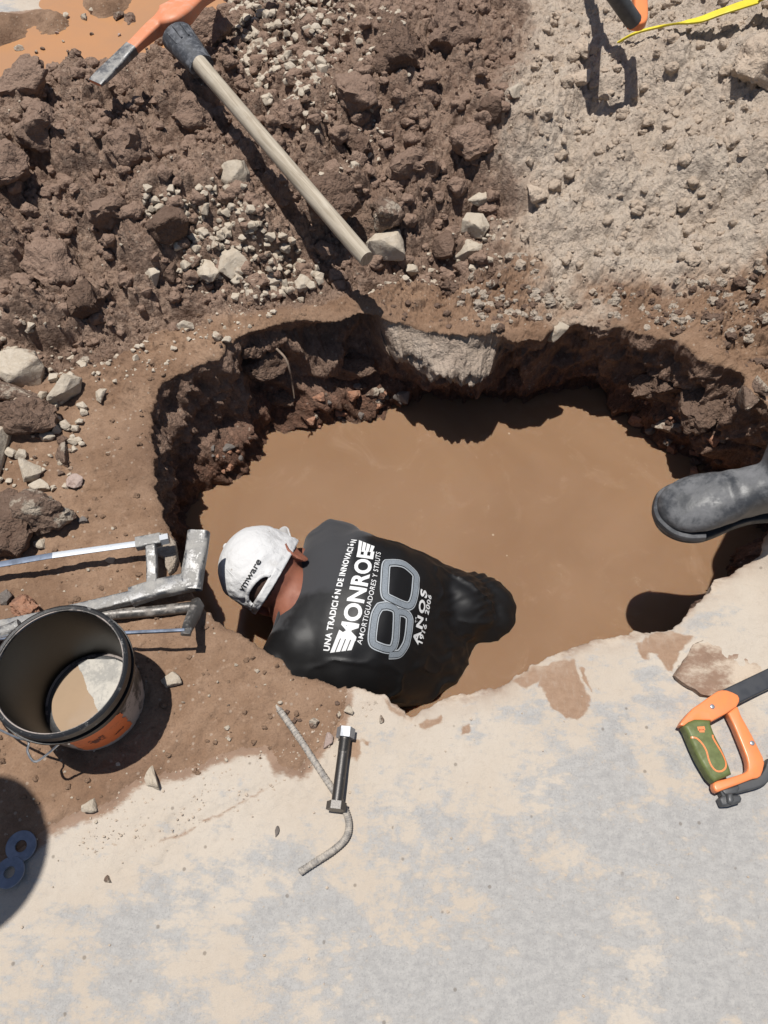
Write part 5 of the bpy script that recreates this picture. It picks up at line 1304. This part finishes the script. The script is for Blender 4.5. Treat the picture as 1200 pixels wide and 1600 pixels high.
# ---------------------------------------------------------------- long welded hacksaw
hk = tag(empty('hacksaw', gp(150, 930, .02)), 'long welded steel hacksaw with square clamp bolt, its bare handle overhanging the pit', 'hacksaw')
fb = [gp(-150, 1003, .035), gp(0, 980, .035), gp(120, 954, .035), gp(228, 928, .036)]
obj('frame_bar', sweep(smooth_path(fb, 6), rrect(.0125, .010, .003), True), M['tube'], hk)
obj('handle', merge(sweep(smooth_path([gp(205, 933, .038), gp(240, 922, .040), gp(275, 914, .041), gp(303, 908, .042)], 5), rrect(.0195, .014, .0085), True), sweep([gp(298, 921, .040), gp(302, 890, .048), gp(307, 862, .054), gp(311, 831, .060)], rrect(.0225, .0135, .009), False)), M['tube'], hk)
obj('tube_mouth', sweep([gp(310.8, 833, .0598), gp(311.2, 830.5, .0604)], rrect(.0205, .0115, .008), True), M['sole'], hk)
obj('post', sweep([gp(238, 921, .042), gp(238, 885, .052), gp(236, 850, .062)], rrect(.0105, .009, .003), True), M['tube'], hk)
obj('post', sweep([gp(-85, 988, .035), gp(-90, 905, .062)], rrect(.0105, .009, .003), True), M['tube'], hk)
obj('clamp', merge(sweep([gp(213, 850, .062), gp(252, 843, .062)], rrect(.0125, .0105, .003), True)), M['tube'], hk)
obj('nut', sweep([gp(251, 844, .062), gp(264, 841, .062)], circ(.0125, 6), True), M['zinc'], hk)
bladep = [gp(-95, 898, .060), gp(82, 868, .061), gp(214, 849.5, .062)]
obj('blade', sweep([bladep[1], bladep[2]], rrect(.0068, .0012, .0008), True), M['blade'], hk)
obj('blade_end', sweep([bladep[0], bladep[1]], rrect(.0066, .0012, .0008), True), M['blue'], hk)

# second, round-tube hacksaw
h2 = tag(empty('hacksaw', gp(200, 965, .02)), 'round grey tube hacksaw partly hidden behind the black bucket', 'hacksaw')
obj('frame_tube', sweep(smooth_path([gp(-60, 1005, .03), gp(20, 985, .024), gp(150, 963, .020), gp(240, 955, .018), gp(285, 950, .017), gp(303, 948, .018)], 6), circ(.0112, 16), True), M['dull'], h2)
obj('arm', sweep([gp(309, 943, .018), gp(303, 960, .040), gp(295, 977, .072), gp(292, 984, .088)], rrect(.013, .0095, .005), True, up=(1, .3, .3), scales=[1.05, 1.0, .85, .75]), M['dull'], h2)
obj('blade_hook', sweep([gp(293, 982, .086), gp(290, 992, .090)], rrect(.010, .004, .003), True), M['dull'], h2)
obj('blade', sweep([gp(-70, 1001, .060), gp(289, 984.5, .090)], rrect(.0032, .0032, .001), True), M['blue'], h2)
obj('handle', sweep(smooth_path([gp(-70, 1000, .04), gp(0, 990, .05), gp(32, 978, .052)], 5), circ(.0145, 16), True), M['tube'], h2)

# ---------------------------------------------------------------- bent reinforcing bar, bolt, washers
rp = smooth_path([gp(432, 1103, .013), gp(452, 1131, .010), gp(472, 1160, .009), gp(505, 1211, .009), gp(528, 1246, .009), gp(541, 1270, .009), gp(545, 1292, .009), gp(539, 1311, .009), gp(520, 1329, .009), gp(494, 1346, .009), gp(468, 1363, .009)], 14)
ns_ = [1 if i > 6 else .35 + .65 * i / 6 for i in range(len(rp))]
rbar = obj('rebar', sweep(rp, circ(.0060, 14), True, scales=ns_), M['rebar'], None, loc=gp(520, 1240, 0))
tag(rbar, 'dusty bent reinforcing bar lying half on mud, half on the road', 'rebar')
rr_ = []
for i in range(4, len(rp) - 2, 2):
    t = rp[i + 1] - rp[i - 1]; x_, y_, d_ = frame_of(t)
    ring = [rp[i] + (x_ * cos(a) + y_ * sin(a)) * .0060 + d_ * .003 * sin(a) for a in np.linspace(0, 2 * pi, 13)]
    rr_.append(sweep(ring, circ(.0008, 5), False, up=d_))
obj('rib', merge(*rr_), M['rebar'], rbar)
bl = tag(empty('bolt', gp(532, 1200, .012)), 'long dark bolt with a shiny zinc nut, leaning across the rebar', 'bolt')
n0, n1 = gp(540, 1147, .019), gp(526, 1256, .026)
ux_ = (n1 - n0) / np.linalg.norm(n1 - n0)
obj('shank', sweep([n0 - ux_ * .004, n0 + ux_ * .006, n1], circ(.0102, 24), True), M['bolt'], bl)
thr = []
for t in np.arange(.012, .034, .0021):
    x_, y_, d_ = frame_of(ux_); thr.append(lathe(n0 + ux_ * t, [(.0100, -.0008), (.0108, 0), (.0100, .0008)], ux_, 20))
obj('thread', merge(*thr), M['bolt'], bl)
obj('nut', sweep([n0 - ux_ * .011, n0 + ux_ * .008], circ(.0172, 6), True), M['zinc'], bl)
obj('bolt_head', sweep([n1 - ux_ * .003, n1 + ux_ * .011], circ(.0180, 6), True), M['bolt'], bl)
def washer(px, py, z, ro, ri, tilt, lab):
    c = gp(px, py, z); ax = Vector((tilt[0], tilt[1], 1)).normalized()
    v = lathe(c, [(ri, -.0018), (ri, .0012), (ri + .0006, .0018), (ro - .0008, .0018), (ro, .001), (ro, -.0018)], np.array(ax), 48, True)
    w = obj('washer', v, M['washer'], None, loc=c, smooth=False); tag(w, lab, 'washer', None); return w
washer(33, 1322, .008, .0262, .0100, (.05, .03), 'darker flat steel washer, the upper of the two in the round shadow')
washer(15, 1363, .012, .0262, .0100, (-.10, .12), 'lighter blue-grey washer, the lower of the two, leaning on the other')
washer(-34, 1350, .006, .0262, .0100, (.0, .0), 'third blue-grey washer cut off by the left edge behind the lower one')

# ---------------------------------------------------------------- orange and green hacksaw
zz = lambda x, y, z=.03: gp(1020 + x / 6.155, 1020 + y / 6.155, z)[:2]
sw = tag(empty('hacksaw', gp(1120, 1180, 0.004)), 'orange and green handled hacksaw with a dark frame lying on the road at right', 'hacksaw')
P1 = [zz(*p) for p in [(250, 700), (275, 655), (330, 590), (390, 530), (450, 490), (540, 425), (620, 372), (660, 362), (705, 364), (760, 383), (812, 410), (828, 440), (826, 475), (800, 522), (700, 590), (560, 665), (545, 652), (400, 652), (300, 710)]]
P2 = [zz(*p) for p in [(722, 580), (800, 515), (820, 520), (850, 600), (905, 700), (960, 800), (1010, 900), (1060, 1000), (1076, 1060), (1062, 1130), (1040, 1185), (1010, 1205), (960, 1214), (800, 1275), (690, 1315), (625, 1340), (600, 1325), (583, 1285), (585, 1245), (620, 1230), (700, 1212), (800, 1182), (880, 1155), (908, 1135), (916, 1105), (912, 1050), (900, 1000), (870, 920), (840, 845), (780, 700)]]
P3 = [zz(*p, .036) for p in [(292, 705), (340, 665), (400, 640), (470, 640), (552, 650), (556, 690), (585, 770), (625, 850), (665, 925), (700, 1005), (735, 1100), (757, 1168), (700, 1195), (640, 1220), (592, 1245), (545, 1200), (490, 1110), (440, 1025), (390, 920), (350, 825), (320, 750)]]
hb_ = obj('handle_body', merge(prism(P1, .012, .034, .004, 3), prism(P2, .010, .0305, .0045, 3)), M['orange'], sw)
gv, gf = prism(P3, .008, .040, .010, 5)
gr_ = obj('grip', (gv, gf), M['green'], sw)
gb = bvh_of(gv, gf)
def gl(pts, cl=False, w=2.6): return ribbon(None, [(1020 + x / 6.155, 1020 + y / 6.155) for x, y in pts], w, gb, None, None, .0006, cl)
obj('grip_line', merge(gl([(365, 815), (420, 822), (475, 875), (515, 945), (535, 1020), (565, 1090), (610, 1135), (660, 1138), (698, 1105), (700, 1050), (670, 975), (620, 890), (580, 820), (575, 790)])), M['orange'], gr_)
obj('grip_emblem', merge(gl([(430, 730), (470, 728), (500, 726)], False, 6), gl([(445, 750), (495, 750)], False, 5)), M['orange'], gr_)
obj('frame_bar', sweep([gp(1135, 1092, .024), gp(1200, 1061, .024), gp(1420, 955, .026)], rrect(.0170, .0085, .003), True), M['darkbar'], sw)
obj('frame_arm', sweep(smooth_path([gp(1124, 1240, .014), gp(1150, 1232, .014), gp(1185, 1222, .014), gp(1198, 1208, .014), gp(1204, 1190, .014)], 4), rrect(.0085, .0085, .003), True), M['darkpl'], sw)
obj('frame_front', sweep([gp(1415, 950, .024), gp(1440, 1000, .022), gp(1455, 1060, .018)], rrect(.010, .0085, .003), True), M['darkbar'], sw)
obj('blade', sweep([gp(1195, 1215, .014), gp(1455, 1062, .014)], rrect(.0012, .0065, .0006), True), M['blade'], sw)
kn_ = obj('wing_nut', merge(prism([zz(*p, .02) for p in [(632, 1405), (660, 1375), (735, 1368), (835, 1370), (852, 1405), (842, 1440), (740, 1470), (662, 1475)]], .004, .024, .004), prism([zz(*p, .03) for p in [(715, 1355), (760, 1345), (785, 1420), (760, 1452), (720, 1440)]], .008, .033, .004), prism([zz(*p, .02) for p in [(650, 1325), (815, 1275), (825, 1310), (800, 1355), (690, 1372)]], .006, .026, .003)), M['darkpl'], sw)
for (x, y, z) in ((572, 517, .0345), (955, 868, .031)):
    c = gp(1020 + x / 6.155, 1020 + y / 6.155, z); obj('screw', lathe(c, [(.0045, -.001), (.0045, .0008), (.0035, .0016), (.001, .0016), (.0006, .0006), (.0001, .0006)], n=20), M['zinc'], sw)

# ---------------------------------------------------------------- shovel, yellow tape, root, loose concrete
sv_ = tag(empty('shovel', (.60, 2.95, .15)), 'shovel reaching in from the top edge with an orange and black D-grip', 'shovel')
g1, g2 = np.array([.637, 2.058, .365]), np.array([.548, 2.048, .455])
sh0 = np.array([.582, 2.31, .46]); sh1 = np.array([.60, 2.98, .26])
obj('grip_bar', sweep([g2, g1], circ(.021, 16), True), M['darkpl'], sv_)
obj('grip_arm', sweep(smooth_path([g1 + (g1 - g2) * .02 + np.array([-.012, .004, 0]), g1 + np.array([.012, .0, -.004]), g1 + np.array([.022, .035, .0]), g1 + np.array([.020, .11, .02]), sh0 + np.array([.020, -.05, .0]), sh0], 6), rrect(.0175, .012, .006), True), M['orange'], sv_)
obj('grip_arm', sweep(smooth_path([g2 + np.array([.01, 0, 0]), g2 + np.array([-.012, .02, .0]), g2 + np.array([-.005, .09, -.005]), sh0 + np.array([-.02, -.05, .005]), sh0], 6), rrect(.0175, .012, .006), True), M['orange'], sv_)
obj('shaft', sweep([sh0 - (sh1 - sh0) * .03, sh1], circ(.017, 16), True), M['wood'], sv_)
bl0 = sh1; bdir = (sh1 - sh0) / np.linalg.norm(sh1 - sh0); bs = np.cross(bdir, [0, 0, 1]); bs /= np.linalg.norm(bs); bu = np.cross(bs, bdir)
vv = []; ff = []
for i in range(13):
    t = i / 12; w = .105 * (1 if t < .55 else max(.02, math.sqrt(max(0, 1 - ((t - .55) / .45) ** 2))))
    for j in range(9):
        s = -1 + 2 * j / 8; vv.append(bl0 + bdir * (.30 * t - .02) + bs * w * s + bu * (.022 * s * s - .035 * t))
for i in range(12):
    for j in range(8): ff.append((i * 9 + j, i * 9 + j + 1, i * 9 + 10 + j, i * 9 + 9 + j))
bo = obj('blade', (vv, ff), M['dull'], sv_); q = bo.modifiers.new('t', 'SOLIDIFY'); q.thickness = .003
tp = [ray_px(a, b) + np.array([0, 0, dz]) for a, b, dz in [(965, 67, .0), (990, 64, .022), (1030, 59, .032), (1060, 57, .036), (1085, 55, .04), (1110, 51, .05), (1140, 46, .06), (1170, 41, .07), (1205, 35, .08), (1300, 18, .09)]]
yt = obj('tape', sweep(smooth_path(tp, 5), rrect(1, 1, .3, 3), True, scales=[(np.interp(t, [0, .3, .45, 1], [.0025, .005, .011, .017]), .003) for t in np.linspace(0, 1, len(tp) * 5 - 4)]), M['yellow'], None, loc=tp[4])
tag(yt, 'yellow plastic tape crossing the grey spoil at the top right', 'tape')
rtp = smooth_path([gp(432, 545, -.01), gp(446, 560, -.02), gp(453, 580, -.05), gp(457, 600, -.10), gp(460, 622, -.14)], 6)
tag(obj('root', sweep(rtp, circ(.0032, 8), True, scales=[1 - .5 * i / len(rtp) for i in range(len(rtp))]), M['root'], None, loc=rtp[0]), 'thin pale root hanging down the dark wall at the pit corner', 'root')
CHP = [gp(*p, .03)[:2] for p in [(1058, 1052), (1075, 1022), (1090, 1002), (1130, 985), (1180, 962), (1260, 940), (1330, 960), (1330, 1010), (1230, 1050), (1180, 1068), (1120, 1085), (1098, 1082), (1080, 1070)]]
cvv_, cff_ = prism(CHP, .004, .024, .0)
bm = bmesh.new(); vs2 = [bm.verts.new(v) for v in cvv_]; [bm.faces.new([vs2[i] for i in f]) for f in cff_]
bmesh.ops.triangulate(bm, faces=bm.faces[:])
for _ in range(6):
    es = [e for e in bm.edges if e.calc_length() > .010]
    if not es: break
    bmesh.ops.subdivide_edges(bm, edges=es, cuts=1); bmesh.ops.triangulate(bm, faces=bm.faces[:])
cvv_ = np.array([v.co[:] for v in bm.verts]); bm.verts.index_update(); cff_ = [tuple(v.index for v in f.verts) for f in bm.faces]; bm.free()
e_ = polydist(cvv_[:, 0], cvv_[:, 1], CHP)
topm = cvv_[:, 2] > .012
_ln = np.array([gp(1058, 1052)[:2], gp(1100, 1085)[:2]]); _lt = (_ln[1] - _ln[0]) / np.linalg.norm(_ln[1] - _ln[0]); _ld = np.abs((cvv_[:, 0] - _ln[0][0]) * -_lt[1] + (cvv_[:, 1] - _ln[0][1]) * _lt[0])
cvv_[:, 2] *= np.where(topm, np.clip(1.1 - _ld / .16, .12, 1.), 1)
cvv_[:, 2] += np.where(topm, .006 * fbm2(cvv_[:, 0], cvv_[:, 1], 14, 4, 3) + .004 * fbm2(cvv_[:, 0], cvv_[:, 1], 60, 3, 4) - .008 * np.exp(-np.abs(e_) / .006), 0)
cvv_[:, 0] += .006 * fbm3(*cvv_.T, 30, 3, 6) * (np.abs(e_) < .02); cvv_[:, 1] += .006 * fbm3(*cvv_.T, 30, 3, 7) * (np.abs(e_) < .02)
chunk = obj('concrete_slab', (cvv_, cff_), M['road'], None, loc=gp(1150, 1030, 0))
tag(chunk, 'thin broken concrete slab lifted off the road above the orange hacksaw', 'concrete slab')

FR = [gp(*p, .012)[:2] for p in [(228, 842), (246, 832), (262, 834), (274, 846), (277, 868), (272, 888), (264, 898), (258, 884), (256, 872), (240, 864)]]
fr = obj('concrete_fragment', prism(FR, -.004, .016, .004, 3), M['rough'], None, loc=gp(262, 860, 0))
tag(fr, 'flat pale concrete fragment at the pit edge under the long saw clamp', 'concrete')
